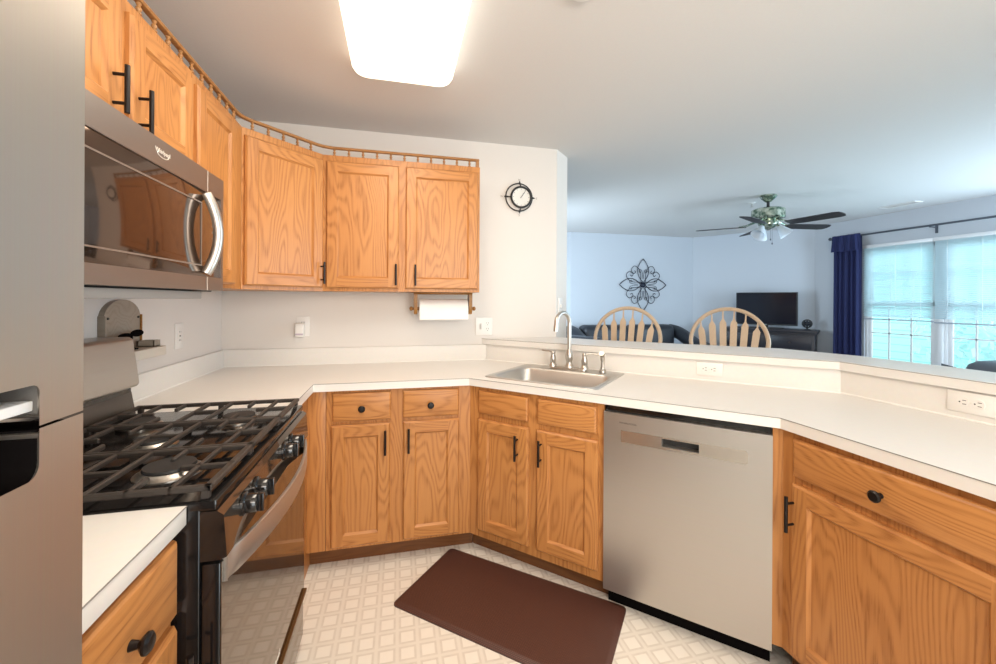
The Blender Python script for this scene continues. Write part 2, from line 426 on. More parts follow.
for a, b in (((2.69, YW), (4.84, YW)), ((4.84, YW), (XW, 4.64)), ((XW, 4.64), (XW, 2.05))):
    d = (Vector(b) - Vector(a)).normalized(); nrm = Vector((d.y, -d.x)); 
    if nrm.dot(Vector((3, 3)) - Vector(a)) < 0: nrm = -nrm
    o_ = nrm * 0.012
    m.prism([a, b, tuple(Vector(b) + o_), tuple(Vector(a) + o_)], 0, 0.09)
struct(m.build('baseboard_living', TRIMW))

# windows: two double-hung units with grids
def window(name, y0, y1):
    x0, x1 = XW + 0.015, XW + 0.075
    root = bpy.data.objects.new(name, None); C.objects.link(root); struct(root)
    m = MB()
    for (a, b, c, d) in ((y0, y0 + 0.03, WZ0, WZ1), (y1 - 0.03, y1, WZ0, WZ1)): m.box((x0, a, c), (x1 + 0.02, b, d), 0.004)
    m.box((x0, y0, WZ0), (x1 + 0.02, y1, WZ0 + 0.05), 0.004); m.box((x0, y0, WZ1 - 0.04), (x1 + 0.02, y1, WZ1), 0.004)
    m.build('window_frame', TRIMW, root)
    mid = 1.29
    for nm, z0, z1, xo in (('lower_sash', WZ0 + 0.05, mid + 0.02, 0.0), ('upper_sash', mid - 0.02, WZ1 - 0.04, 0.025)):
        m = MB(); ya, yb = y0 + 0.03, y1 - 0.03
        xa, xb = x0 + 0.008 + xo, x0 + 0.033 + xo
        m.box((xa, ya, z0), (xb, ya + 0.04, z1), 0.003); m.box((xa, yb - 0.04, z0), (xb, yb, z1), 0.003)
        m.box((xa, ya, z0), (xb, yb, z0 + 0.05), 0.003); m.box((xa, ya, z1 - 0.04), (xb, yb, z1), 0.003)
        s_ = m.build(nm, TRIMW, root)
        m = MB()
        for k in (1, 2): yy = ya + (yb - ya) * k / 3; m.box((xa + 0.006, yy - 0.008, z0 + 0.04), (xb - 0.006, yy + 0.008, z1 - 0.03))
        zz = z0 + (z1 - z0) * 0.55; m.box((xa + 0.006, ya + 0.03, zz - 0.008), (xb - 0.006, yb - 0.03, zz + 0.008))
        m.build('muntin_grid', TRIMW, s_)
        MB().box((xa + 0.011, ya + 0.03, z0 + 0.04), (xa + 0.014, yb - 0.03, z1 - 0.03)).build('window_pane', GLASS, s_)
    return root
window('window_1', 3.27, WY1); window('window_2', WY0, 3.22)
struct(MB().box((XW, 3.22, WZ0), (XW + 0.1, 3.27, WZ1), 0.004).build('trim_1', TRIMW))
struct(MB().box((XW - 0.05, WY0 - 0.03, WZ0 - 0.03), (XW + 0.05, WY1 + 0.03, WZ0), 0.006).build('trim_2', TRIMW))

# outside the window
struct(MB().box((XW + 0.12, -6, -0.3), (30, 16, -0.25)).build('ground', LAWN))
nh = thing('neighbor_house', 'pale green house with horizontal lap siding outside the window', 'house', (9.6, 6.0, -0.25))
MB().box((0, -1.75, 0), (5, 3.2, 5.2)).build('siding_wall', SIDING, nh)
MB().prism([(-0.4, 5.2), (2.5, 6.6), (5.4, 5.2)], -2.0, 3.5, axis='y').build('roof', MBLACK, nh)
m = MB(); m.box((-0.03, -0.2, 3.4), (0.0, 0.7, 4.6)); m.build('house_window', TRIMW, nh)
m = MB()
rnd = random.Random(3)
for i in range(700):
    p = Vector((rnd.gauss(0, 0.5), rnd.gauss(0, 0.42), 1.1 + rnd.gauss(0, 0.65)))
    if p.z < 0.15 or p.z > 2.6: continue
    n = Vector((rnd.uniform(-1, 1), rnd.uniform(-1, 1), rnd.uniform(-1, 1))).normalized()
    u = n.orthogonal().normalized() * 0.10; v = n.cross(u)
    m.face([p - u, p - v * 0.5, p + u, p + v * 0.5])
hd = thing('garden_shrub', 'pale leafy shrub seen through the right window unit', 'shrub', (8.1, 3.85, -0.25))
m.build('foliage', LEAF, hd, smooth=0)
MB().tube([(0, 0, 0), (0.02, 0.05, 0.6), (0, 0, 1.3)], [0.05, 0.04, 0.02]).build('trunk', GREYW, hd)

# ------------------------------------------------------------------ cabinets
def panel_door(parent, x0, x1, z0, z1, t=0.019, fw=0.057, name='door'):
    m = MB(); w = x1 - x0
    def ring(i, y): return [(x0 + i, y, z0 + i), (x1 - i, y, z0 + i), (x1 - i, y, z1 - i), (x0 + i, y, z1 - i)]
    def band(A, B):
        for k in range(4):
            m.face([A[k], A[(k+1) % 4], B[(k+1) % 4], B[k]], 1 if k in (0, 2) else 0)
    r0, r1, r2 = ring(0, 0), ring(0, -t + 0.008), ring(0.007, -t)
    m.face(r0); band(r0, r1); band(r1, r2)
    i = 0.007; a, b = x0 + i, x0 + fw; c, d = x1 - fw, x1 - i; e, f = z0 + i, z0 + fw; g, h = z1 - fw, z1 - i
    y = -t
    m.face([(a, y, e), (b, y, e), (b, y, f), (b, y, g), (b, y, h), (a, y, h)], 0)
    m.face([(c, y, e), (d, y, e), (d, y, h), (c, y, h), (c, y, g), (c, y, f)], 0)
    m.face([(b, y, e), (c, y, e), (c, y, f), (b, y, f)], 1); m.face([(b, y, g), (c, y, g), (c, y, h), (b, y, h)], 1)
    i2 = [(b, y, f), (c, y, f), (c, y, g), (b, y, g)]
    k = 0.009; i3 = [(b + k, y + 0.010, f + k), (c - k, y + 0.010, f + k), (c - k, y + 0.010, g - k), (b + k, y + 0.010, g - k)]
    band(i2, i3); m.face(i3, 0)
    return m.build(name, [OV, OH], parent, smooth=20)
def drawer_front(parent, x0, x1, z0, z1, t=0.019, name='drawer_front'):
    m = MB()
    def ring(i, y): return [(x0 + i, y, z0 + i), (x1 - i, y, z0 + i), (x1 - i, y, z1 - i), (x0 + i, y, z1 - i)]
    R = [ring(0, 0), ring(0, -t + 0.009), ring(0.002, -t + 0.004), ring(0.006, -t + 0.001), ring(0.009, -t)]
    m.face(R[0]); 
    for A, B in zip(R, R[1:]):
        for k in range(4): m.face([A[k], A[(k+1) % 4], B[(k+1) % 4], B[k]])
    m.face(R[-1])
    return m.build(name, OH, parent, smooth=20)
def pull(parent, x, z, L=0.120, y=-0.019, r=0.0058):
    m = MB(); m.tube([(x, y - 0.030, z - L/2), (x, y - 0.030, z + L/2)], r, 12)
    for s in (-1, 1): m.tube([(x, y + 0.0005, z + s*(L/2 - 0.024)), (x, y - 0.030, z + s*(L/2 - 0.024))], 0.0042, 10)
    return m.build('bar_pull', BRONZE, parent)
def knob(parent, x, z, y=-0.019):
    return MB().lathe([(0.0085, 0.0005), (0.0075, -0.004), (0.006, -0.012), (0.011, -0.016), (0.0165, -0.021), (0.0165, -0.025), (0.012, -0.029), (0.0, -0.030)], 20, 'y', (x, y, z)).build('knob', BRONZE, parent)
def frame_face(parent, x0, x1, z0, z1, openings, y0=-0.0, th=0.019):
    m = MB()
    m.prism([(x0, z0), (x1, z0), (x1, z1), (x0, z1)], y0, y0 + th, axis='y', holes=[[(a, c), (b, c), (b, d), (a, d)] for a, b, c, d in openings])
    return m.build('face_frame', OV, parent, smooth=20)

# left-of-sink base cabinet on the back wall; local x = world x, y away from the camera, front plane y=0 is the face frame
FY = YA + 0.025
bc = thing('base_cabinet', 'honey oak base cabinet with two round-knobbed drawers, between the range and the sink cabinet', 'cabinet', (0, FY, 0))
xr = XB + 0.025 * T
m = MB(); m.prism([(-0.33, 0.02), (xr - 0.002, 0.02), (xr - 0.002, 0.60), (-0.33, 0.60)], 0.10, 0.875)
m.box((XL + 0.005, -0.42, 0.0), (-0.425, 0.618, 0.875))
m.build('carcass', OV, bc)
frame_face(bc, -0.339, xr, 0.10, 0.875, [(-0.29, -0.056, 0.745, 0.845), (0.042, 0.285, 0.745, 0.845), (-0.29, -0.06, 0.14, 0.69), (0.045, 0.285, 0.14, 0.69)])
MB().box((-0.425, 0.0, 0.10), (-0.341, 0.02, 0.875), 0.001).build('filler_strip', OV, bc)
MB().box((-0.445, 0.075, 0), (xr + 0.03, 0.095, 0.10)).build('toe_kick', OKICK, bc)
for x0, x1, kx in ((-0.310, -0.036, -0.173), (0.022, 0.304, 0.158)):
    d = drawer_front(bc, x0, x1, 0.724, 0.862); knob(d, kx, 0.787)
for x0, x1, px in ((-0.316, -0.039, -0.062), (0.024, 0.306, 0.050)):
    d = panel_door(bc, x0, x1, 0.115, 0.707); pull(d, px, 0.618)

# sink cabinet on the diagonal (local x along the run)
sc_ = thing('sink_cabinet', 'honey oak sink cabinet with two plain false drawer fronts under the steel sink', 'cabinet', (XB + 0.025*T*0 + 0.025/2**0.5*1.0, YA + 0.025/2**0.5, 0), -R45)
lx = -0.0104
m = MB(); m.prism([(lx + 0.012, 0.02), (0.698, 0.02), (0.698, 0.56), (0.32, 0.56)], 0.10, 0.70)
m.build('carcass', OV, sc_)
frame_face(sc_, lx, 0.700, 0.10, 0.875, [(0.072, 0.314, 0.76, 0.835), (0.406, 0.65, 0.76, 0.835), (0.068, 0.318, 0.165, 0.69), (0.402, 0.657, 0.165, 0.69)])
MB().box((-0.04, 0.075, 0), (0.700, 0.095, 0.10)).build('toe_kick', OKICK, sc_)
for x0, x1 in ((0.052, 0.334), (0.386, 0.670)): drawer_front(sc_, x0, x1, 0.737, 0.855, name='false_drawer_front')
for x0, x1, px in ((0.048, 0.338, 0.283), (0.382, 0.677, 0.408)):
    d = panel_door(sc_, x0, x1, 0.142, 0.708); pull(d, px, 0.61)

# dishwasher
dw = thing('dishwasher', 'stainless steel dishwasher with pocket handle between two oak cabinets', 'dishwasher', (XB + 0.025/2**0.5, YA + 0.025/2**0.5, 0), -R45)
D0, D1 = 0.7035, 1.3065
MB().box((D0 + 0.004, 0.03, 0.10), (D1 - 0.004, 0.55, 0.868)).build('tub_body', MBLACK, dw)
m = MB(); P0, P1, PZ0, PZ1 = 0.938, 1.072, 0.738, 0.770
m.prism([(D0, 0.085), (D1, 0.085), (D1, 0.845), (D0, 0.845)], -0.018, 0.03, axis='y', holes=[[(P0, PZ0), (P1, PZ0), (P1, PZ1), (P0, PZ1)]])
dd = m.build('door', STEEL, dw, smooth=20)
m = MB(); m.prism([(0.778, 0.727), (1.226, 0.727), (1.232, 0.733), (1.232, 0.769), (1.226, 0.776), (0.778, 0.776)], -0.0225, -0.0185, axis='y', holes=[[(P0, PZ0), (P1, PZ0), (P1, PZ1), (P0, PZ1)]])
m.build('handle_strip', steel('handle_strip_steel', (0.62, 0.58, 0.53), 0.24, 0), dd, smooth=20)
MB().box((P0, 0.012, PZ0), (P1, 0.016, PZ1)).build('pocket_handle', MBLACK, dd)
MB().box((D0 + 0.004, 0.001, 0.846), (D1 - 0.004, 0.029, 0.872)).build('control_panel', BLACK, dw)
MB().box((D0 + 0.005, 0.045, 0.0), (D1 - 0.003, 0.065, 0.10)).build('toe_kick', PITCH, dw)
text_mesh('badge_lettering', 'WHIRLPOOL', 0.0125, DLOGO, dd, Matrix.Translation((0.805, -0.0187, 0.806)) @ Matrix.Rotation(PI/2, 4, 'X') @ Matrix.Diagonal((1.0, 0.8, 1, 1)))

# cabinet right of the dishwasher, facing -x; local x runs towards the camera
def right_cab(y_start, width, label, first):
    rc = thing('base_cabinet', label, 'cabinet', (XC + 0.025, y_start, 0), -PI/2)
    l0 = -0.02 if first else 0
    m = MB(); m.box((0.0, 0.02, 0.10), (width, 0.59, 0.875)); m.build('carcass', OV, rc)
    frame_face(rc, l0, width, 0.10, 0.875, [(0.06, width - 0.05, 0.745, 0.835), (0.07, width - 0.06, 0.15, 0.68)])
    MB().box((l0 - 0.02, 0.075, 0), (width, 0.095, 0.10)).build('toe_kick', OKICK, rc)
    d = drawer_front(rc, 0.034, width - 0.025, 0.726, 0.852); knob(d, 0.298, 0.782)
    d = panel_door(rc, 0.030, width - 0.025, 0.125, 0.700); pull(d, 0.040, 0.602)
    return rc
ystart = YC - 0.0104 + 0.0
rc1 = right_cab(1.156, 0.60, 'honey oak base cabinet with one wide knobbed drawer, right of the dishwasher', True)
m = MB(); m.prism([(1.3065, 0.0), (DL + 0.0104, 0.0), (DL + 0.02, 0.02), (1.3065, 0.02)], 0.10, 0.875); fl = m.build('filler_strip', OV, rc1)
fl.matrix_parent_inverse = Matrix.Identity(4)
fl.matrix_local = Matrix.Translation((XC + 0.025, 1.156, 0)).to_4x4() .inverted() if False else (Matrix.Translation((XC + 0.025, 1.156, 0)) @ Matrix.Rotation(-PI/2, 4, 'Z')).inverted() @ (Matrix.Translation((XB + 0.025/2**0.5, YA + 0.025/2**0.5, 0)) @ Matrix.Rotation(-R45, 4, 'Z'))
right_cab(0.554, 0.60, 'honey oak base cabinet at the near right end of the counter', False)

# narrow base cabinet between fridge and range, facing +x; local x = world y
nb = thing('base_cabinet', 'narrow honey oak base cabinet with one drawer between the refrigerator and the range', 'cabinet', (-0.425, 0.424, 0), PI/2)
MB().box((0, 0.02, 0.10), (0.493, 0.585, 0.875)).build('carcass', OV, nb)
frame_face(nb, 0, 0.493, 0.10, 0.875, [(0.05, 0.45, 0.745, 0.835), (0.05, 0.45, 0.15, 0.68)])
MB().box((0, 0.075, 0), (0.493, 0.095, 0.10)).build('toe_kick', OKICK, nb)
d = drawer_front(nb, 0.025, 0.482, 0.715, 0.858); knob(d, 0.335, 0.775)
d = panel_door(nb, 0.025, 0.482, 0.115, 0.695); pull(d, 0.455, 0.59)

# wall cabinets
UZ0, UZ1 = 1.363, 2.118
def upper(name, label, loc, rot, width, z0, doors, extra=None, carcass=None):
    u = thing(name, label, 'cabinet', loc, rot)
    if carcass: carcass(u)
    else: MB().box((0, 0.019, z0), (width, 0.302, UZ1)).build('carcass', OV, u)
    fb = 0.045
    ops = [(a + 0.02, b - 0.02, z0 + fb, UZ1 - 0.05) for a, b, *_ in doors]
    frame_face(u, 0, width, z0, UZ1, ops)
    for a, b, px, pz in doors:
        d = panel_door(u, a, b, z0 + 0.018, UZ1 - 0.035)
        if px is not None: pull(d, px, pz)
    return u
upper('wall_cabinet', 'two-door honey oak wall cabinet above the paper towel holder', (-0.411, YB - 0.305, 0), 0, 0.882, UZ0,
      [(0.018, 0.408, 0.393, 1.458), (0.446, 0.870, 0.501, 1.458)])
def corner_carcass(u):
    L = 0.4297
    m = MB(); m.prism([(0.008, 0.019), (L - 0.008, 0.019), (L + 0.2, 0.212), (L/2, 0.62), (-0.2, 0.212)], UZ0, UZ1); m.build('carcass', OV, u)
upper('corner_wall_cabinet', 'angled one-door honey oak corner wall cabinet', (-0.714, 2.135, 0), R45, 0.4285, UZ0,
      [(0.010, 0.418, 0.404, 1.460)], carcass=corner_carcass)
upper('wall_cabinet', 'narrow one-door honey oak wall cabinet between microwave and corner cabinet', (XL + 0.305, 1.662, 0), PI/2, 0.471, UZ0,
      [(0.014, 0.362, None, None)])
upper('wall_cabinet', 'short two-door honey oak wall cabinet above the microwave', (XL + 0.305, 0.925, 0), PI/2, 0.735, 1.748,
      [(0.018, 0.335, 0.295, 1.843), (0.372, 0.708, 0.400, 1.830)])

# gallery rail along the cabinet tops
gr = thing('gallery_rail', 'oak gallery rail with turned spindles along the tops of the wall cabinets', 'rail')
gp = [(XL + 0.300, 0.93), (XL + 0.300, 2.128), (-0.404, YB - 0.300), (0.466, YB - 0.300)]
pv = [Vector((a, b, UZ1 + 0.042)) for a, b in gp]
path = [pv[0]]
for i in (1, 2):
    a = (pv[i-1] - pv[i]).normalized() * 0.06; b = (pv[i+1] - pv[i]).normalized() * 0.06
    for k in range(7):
        t = k / 6; path.append(pv[i] + a*(1-t)**2 + b*t**2)
path.append(pv[3])
m = MB(); m.tube(path, 0.0115, 8, flat=(1.1, 0.75)); m.build('top_rail', RAILW, gr)
proto_sp = None
def spindle_mesh(m):
    return m.lathe([(0.0075, 0), (0.0078, 0.004), (0.004, 0.008), (0.0078, 0.014), (0.0078, 0.019), (0.004, 0.025), (0.0075, 0.031), (0.005, 0.036)], 10)
segs = [(pv[0], pv[1], 0.055, 0.0762), (pv[1], pv[2], 0.055, 0.0762), (pv[2], pv[3], 0.05, 0.0762)]
for a, b, st, dx in segs:
    L = (b - a).length; k = 0
    while st + k*dx < L - 0.02:
        p = a + (b - a).normalized() * (st + k*dx)
        if proto_sp is None:
            proto_sp = spindle_mesh(MB()).build('spindle', RAILW, gr); o = proto_sp
        else:
            o = proto_sp.copy(); C.objects.link(o)
        o.location = (p.x, p.y, UZ1 + 0.0005); k += 1
MB().box((0.446, YB - 0.310, UZ1 + 0.0005), (0.466, YB - 0.290, UZ1 + 0.046), 0.003).build('end_post', RAILW, gr)

# ------------------------------------------------------------------ counters
ct = thing('countertop', 'white laminate countertop with the sink, running along the back and right', 'countertop')
kb = kinkC(0.62); ab = dpt(0.62, y=YB)
def dloc(l, off):                     # point on the diagonal run
    return (XB + (l + off)/2**0.5, YA + (-l + off)/2**0.5)
hole = [dloc(a, b) for a, b in ((0.055, 0.085), (0.635, 0.085), (0.635, 0.56), (0.055, 0.56))]
YR = -0.05
poly = [(XL, 1.694), (XA, 1.694), (XA, YA), (XB, YA), (XC, YC), (XC, YR), (kb[0], YR), kb, ab, (XL, YB)]
m = MB(); m.prism(poly, 0.876, 0.914, holes=[hole]); m.build('worktop', LAM, ct, smooth=20, bevel=0)
e = 0.0008
m = MB(); m.tube([(XA + e, 1.70, 0.9125), (XA + e, YA - e, 0.9125), (XB - 0.0003, YA - e, 0.9125), (XC - e, YC - e*0.5, 0.9125), (XC - e, YR, 0.9125)], 0.0013, 6)
m.build('edge_seam', SEAM, ct)
m = MB()
m.box((XL, 1.694, 0.914), (XL + 0.02, YB, 1.016), 0.003); m.box((XL + 0.018, YB - 0.02, 0.914), (ab[0] - 0.01, YB, 1.016), 0.003)
q1, q0 = kinkC(0.609), dpt(0.609, y=YB - 0.001)
m.prism([ab, (ab[0] - 0.02, YB), (q0[0] , YB - 0.001), q1, (q1[0], YR), (kb[0], YR), kb], 0.914, ZB0 - 0.001)
m.build('backsplash', LAM, ct, smooth=20)
m = MB()
hz = 0.916
m.tube([(XL + 0.022, 1.70, hz), (XL + 0.022, YB - 0.022, hz), (q0[0] - 0.01, YB - 0.022, hz), (q1[0] - 0.002, q1[1] - 0.002, hz), (q1[0] - 0.002, YR, hz)], 0.0045, 6)
m.build('caulk_bead', mat('white_caulk', (0.88, 0.86, 0.82), 0.5), ct)

sct = thing('countertop', 'small white laminate countertop between the refrigerator and the range', 'countertop')
MB().box((XL, 0.424, 0.876), (-0.402, 0.925, 0.914), 0.002).build('worktop', LAM, sct)
MB().box((XL, 0.424, 0.914), (XL + 0.02, 0.925, 1.016), 0.003).build('backsplash', LAM, sct)
MB().tube([(-0.4015, 0.426, 0.9125), (-0.4015, 0.924, 0.9125)], 0.0012, 6).build('edge_seam', SEAM, sct)

bt = thing('bar_counter', 'raised white laminate breakfast bar behind the sink', 'bar')
kf = kinkC(0.592); af = dpt(0.592, y=YB - 0.001)
bp_ = [af, kf, (kf[0], YR), (2.19, YR), (2.187, 1.26), (2.18, 1.52), (2.07, 1.86), (1.712, 2.150), (1.283, 2.52), (1.10, YB - 0.001)]
MB().prism(bp_, ZB0, ZB1).build('bar_top', LAM, bt, smooth=20, bevel=0.0015, bseg=1)
m = MB(); m.tube([(af[0] - 0.0006, af[1] - 0.001, ZB1 - 0.002), (kf[0] - 0.0008, kf[1] - 0.0004, ZB1 - 0.002), (kf[0] - 0.0008, YR, ZB1 - 0.002)], 0.0012, 6)
m.build('edge_seam', SEAM, bt)

# ------------------------------------------------------------------ sink and faucet (local frame of the diagonal run)
DLOC = (XB, YA, 0)
sk = thing('sink', 'stainless steel drop-in sink set in the diagonal counter', 'sink', DLOC, -R45)
def rrect(x0, x1, y0, y1, r, n=6):
    return arc(x1-r, y1-r, r, 0, PI/2, n) + arc(x0+r, y1-r, r, PI/2, PI, n) + arc(x0+r, y0+r, r, PI, 1.5*PI, n) + arc(x1-r, y0+r, r, 1.5*PI, 2*PI, n)
m = MB()
loops = [(rrect(0.040, 0.652, 0.068, 0.576, 0.03), 0.9145), (rrect(0.042, 0.650, 0.070, 0.574, 0.03), 0.9185), (rrect(0.052, 0.640, 0.080, 0.564, 0.028), 0.9195),
         (rrect(0.072, 0.622, 0.098, 0.452, 0.055), 0.9165), (rrect(0.078, 0.616, 0.104, 0.446, 0.055), 0.908),
         (rrect(0.094, 0.600, 0.118, 0.432, 0.06), 0.765), (rrect(0.13, 0.565, 0.15, 0.40, 0.06), 0.745), (rrect(0.30, 0.39, 0.23, 0.32, 0.04), 0.742)]
L_ = [[m.bm.verts.new((x, y, z)) for x, y in lp] for lp, z in loops]
for A, B in zip(L_, L_[1:]):
    for i in range(len(A)): m.bm.faces.new((A[i], A[(i+1) % len(A)], B[(i+1) % len(A)], B[i]))
m.bm.faces.new(L_[-1])
m.build('basin', SINKST, sk, smooth=50)
MB().lathe([(0.045, 0), (0.045, 0.003), (0.03, 0.004), (0.028, 0.001), (0.0, 0.001)], 24, 'z', (0.345, 0.275, 0.7435)).build('drain', CHROME, sk)

fc = thing('faucet', 'brushed nickel gooseneck faucet with two lever handles behind the sink', 'faucet', DLOC, -R45)
FO, FZ = 0.512, 0.9195
m = MB(); m.prism([(p[0], p[1]) for p in rrect(0.225, 0.455, FO - 0.026, FO + 0.026, 0.024)], FZ - 0.0005, FZ + 0.010); m.build('deck_plate', NICKEL, fc, bevel=0.002)
m = MB(); m.lathe([(0.026, 0.010), (0.025, 0.02), (0.018, 0.03), (0.0165, 0.045), (0.022, 0.06), (0.0235, 0.075), (0.019, 0.098), (0.0145, 0.112), (0.011, 0.118)], 20, 'z', (0.345, FO, FZ))
sp = [(0.345, FO, FZ + 0.115), (0.345, FO, FZ + 0.27)]
spx = [0.345 - 0.060*0, ]
rad = 0.067
for i in range(0, 13):
    a = PI * i / 12
    sp.append((0.345 - 0.012*(1 - math.cos(a)), FO - rad*(1 - math.cos(a)), FZ + 0.27 + rad*math.sin(a)*0.86))
sp += [(0.3205, FO - 2*rad - 0.004, FZ + 0.245), (0.320, FO - 2*rad - 0.006, FZ + 0.225)]
m.tube(sp, [0.0122]*(len(sp) - 2) + [0.0135, 0.014], 14)
m.build('spout', NICKEL, fc)
for hx, s in ((0.243, -1), (0.437, 1)):
    h = MB(); h.lathe([(0.024, 0.010), (0.023, 0.018), (0.016, 0.03), (0.018, 0.045), (0.0195, 0.055), (0.014, 0.072), (0.011, 0.082), (0.0135, 0.09), (0.010, 0.100), (0.0, 0.103)], 20, 'z', (hx, FO, FZ))
    h.tube(smoothpath([(hx, FO, FZ + 0.091), (hx + s*0.03, FO + 0.008, FZ + 0.098), (hx + s*0.055, FO + 0.014, FZ + 0.096), (hx + s*0.078, FO + 0.02, FZ + 0.098)]), [0.006]*7 + [0.0068]*6 + [0.0075]*6, 10, flat=(1, 0.8))
    h.build('lever_handle', NICKEL, fc)
ss = thing('side_sprayer', 'brushed nickel side sprayer right of the faucet', 'sprayer', DLOC, -R45)
MB().lathe([(0.021, 0), (0.020, 0.012), (0.013, 0.02), (0.012, 0.03)], 18, 'z', (0.541, FO, FZ)).build('base', NICKEL, ss)
m = MB(); m.tube(smoothpath([(0.541, FO, FZ + 0.028), (0.541, FO, FZ + 0.07), (0.541, FO - 0.004, FZ + 0.095), (0.541, FO - 0.02, FZ + 0.108)]), [0.0105]*6 + [0.013]*6 + [0.0145]*7, 14)
m.build('spray_head', NICKEL, ss)

# ------------------------------------------------------------------ gas range (local: x = world y, front = -y)
RY0, RY1 = 0.929, 1.691
FXR = -0.352
rg = thing('gas_range', 'black gas range with cast iron grates and steel handle on the left wall', 'range', (FXR, RY0, 0), PI/2)
RW = RY1 - RY0
m = MB(); m.box((0.001, 0.03, 0.03), (RW - 0.001, 0.655, 0.905), 0.004); m.build('body', BLACK, rg)
m = MB(); m.box((0.0, 0.0, 0.895), (RW, 0.62, 0.917), 0.006); m.build('cooktop', BLACK, rg)
# sloped fascia
m = MB(); m.prism([(-0.0, 0.894), (-0.012, 0.885), (-0.018, 0.80), (-0.005, 0.795), (0.03, 0.795), (0.03, 0.894)], 0.002, RW - 0.002, axis='x')
for f in m.bm.faces:
    f.normal_update(); f.material_index = 1 if abs(f.normal.x) > 0.5 else 0
m.build('control_panel', [BGLASS, BLACK], rg, smooth=20)
for kx in (0.105, 0.185, 0.435, 0.515):
    k_ = MB().lathe([(0.026, -0.014), (0.026, -0.019), (0.021, -0.022), (0.0205, -0.040), (0.018, -0.044), (0, -0.045)], 24, 'y', (kx, 0, 0.858))
    k_.box((kx - 0.005, -0.056, 0.838), (kx + 0.005, -0.042, 0.878), 0.002)
    k_.build('knob', BLACK, rg)
m = MB(); m.box((0.003, -0.006, 0.215), (RW - 0.003, 0.028, 0.788), 0.004)
od = m.build('oven_door', BLACK, rg)
MB().box((0.006, -0.0075, 0.224), (RW - 0.006, -0.0055, 0.786), 0.0005, seg=1).build('door_glass', BGLASS, od)
m = MB(); m.box((0.003, -0.017, 0.211), (RW - 0.003, 0.0, 0.222), 0.002); m.build('door_edge_trim', mat('bronze_trim', (0.16, 0.085, 0.03), 0.3, 0.6), od)
# bowed strap handle
hp = []
for i in range(25):
    t = i / 24; hp.append((0.018 + t*(RW - 0.036), -0.012 - 0.052*math.sin(PI*t)**0.8, 0.771))
m = MB(); n_ = len(hp)
rows = []
for (x, y, z) in hp:
    rows.append([m.bm.verts.new(q) for q in ((x, y, z - 0.028), (x, y, z + 0.028), (x, y + 0.010, z + 0.028), (x, y + 0.010, z - 0.028))])
for A, B in zip(rows, rows[1:]):
    for j in range(4): m.bm.faces.new((A[j], A[(j+1) % 4], B[(j+1) % 4], B[j]))
m.bm.faces.new(rows[0]); m.bm.faces.new(rows[-1])
m.build('handle', STEEL, od, smooth=30, bevel=0.002)
m = MB(); m.box((0.003, -0.003, 0.045), (RW - 0.003, 0.028, 0.207), 0.004); wd_ = m.build('warming_drawer', BLACK, rg)
MB().box((0.006, -0.0045, 0.05), (RW - 0.006, -0.0025, 0.203), 0.0005, seg=1).build('drawer_glass', BGLASS, wd_)
m = MB(); m.box((0.02, 0.05, 0.0), (RW - 0.02, 0.6, 0.04)); m.build('plinth', MBLACK, rg)
text_mesh('badge_lettering', 'Whirlpool', 0.024, LOGO, od, Matrix.Translation((RW/2, -0.0078, 0.255)) @ Matrix.Rotation(PI/2, 4, 'X'))
# backguard
m = MB()
bgp = [(0.527, 1.022), (0.547, 1.178), (0.560, 1.184), (0.66, 1.184), (0.66, 1.012), (0.534, 1.012)]
m.prism(bgp, 0.0, RW, axis='x'); m.build('backguard', STEEL, rg, bevel=0.006)
MB().box((0.02, 0.548, 0.995), (RW - 0.012, 0.64, 1.012)).build('vent_slot', BLACK, rg)
m = MB(); m.prism([(0.536, 0.916), (0.550, 0.996), (0.66, 0.996), (0.66, 0.915)], 0.0, RW - 0.004, axis='x'); m.build('backguard_base', mat('dark_brown_panel', (0.055, 0.04, 0.03), 0.35, 0.4), rg, bevel=0.003)
# burners: four round and one oval
for (bx, by, r) in ((0.17, 0.16, 0.05), (0.17, 0.44, 0.04), (RW - 0.17, 0.16, 0.045), (RW - 0.17, 0.44, 0.04), (RW/2, 0.30, 0.04)):
    b_ = MB().lathe([(r + 0.018, 0.917), (r + 0.018, 0.920), (r + 0.008, 0.924), (r + 0.004, 0.930), (0.0, 0.930)], 28, 'z', (bx, by, 0))
    bo = b_.build('burner', NICKEL, rg)
    MB().lathe([(r, 0.929), (r + 0.002, 0.932), (r, 0.937), (0, 0.938)], 28, 'z', (bx, by, 0)).build('burner_cap', MBLACK, bo)
# three grates
def grate(x0, x1):
    m = MB(); y0, y1 = 0.018, 0.565; zt, zb = 0.953, 0.938; b = 0.0065
    def bar(a, c, w=b): m.box((min(a[0], c[0]) - (w if a[0] == c[0] else 0), min(a[1], c[1]) - (w if a[1] == c[1] else 0), zb), (max(a[0], c[0]) + (w if a[0] == c[0] else 0), max(a[1], c[1]) + (w if a[1] == c[1] else 0), zt), 0.002, seg=1)
    xa, xb, ya, yb = x0 + b, x1 - b, y0 + b, y1 - b
    bar((xa, ya), (xb, ya)); bar((xa, yb), (xb, yb)); bar((xa, ya), (xa, yb)); bar((xb, ya), (xb, yb))
    for k in range(1, 7):
        yy = ya + (yb - ya) * k / 7
        if k in (2, 5):
            g = (xb - xa) * 0.36; bar((xa, yy), (xa + g, yy), 0.005); bar((xb - g, yy), (xb, yy), 0.005)
        else: bar((xa, yy), (xb, yy), 0.005)
    xm = (xa + xb) / 2
    for a, c in ((ya, ya + 0.10), (ya + 0.20, yb - 0.20), (yb - 0.10, yb)): bar((xm, a), (xm, c), 0.005)
    for fx in (xa, xb):
        for fy in (ya + 0.01, (ya+yb)/2, yb - 0.01): m.box((fx - 0.006, fy - 0.006, 0.9172), (fx + 0.006, fy + 0.006, zb + 0.002))
    m.build('grate', IRON, rg)
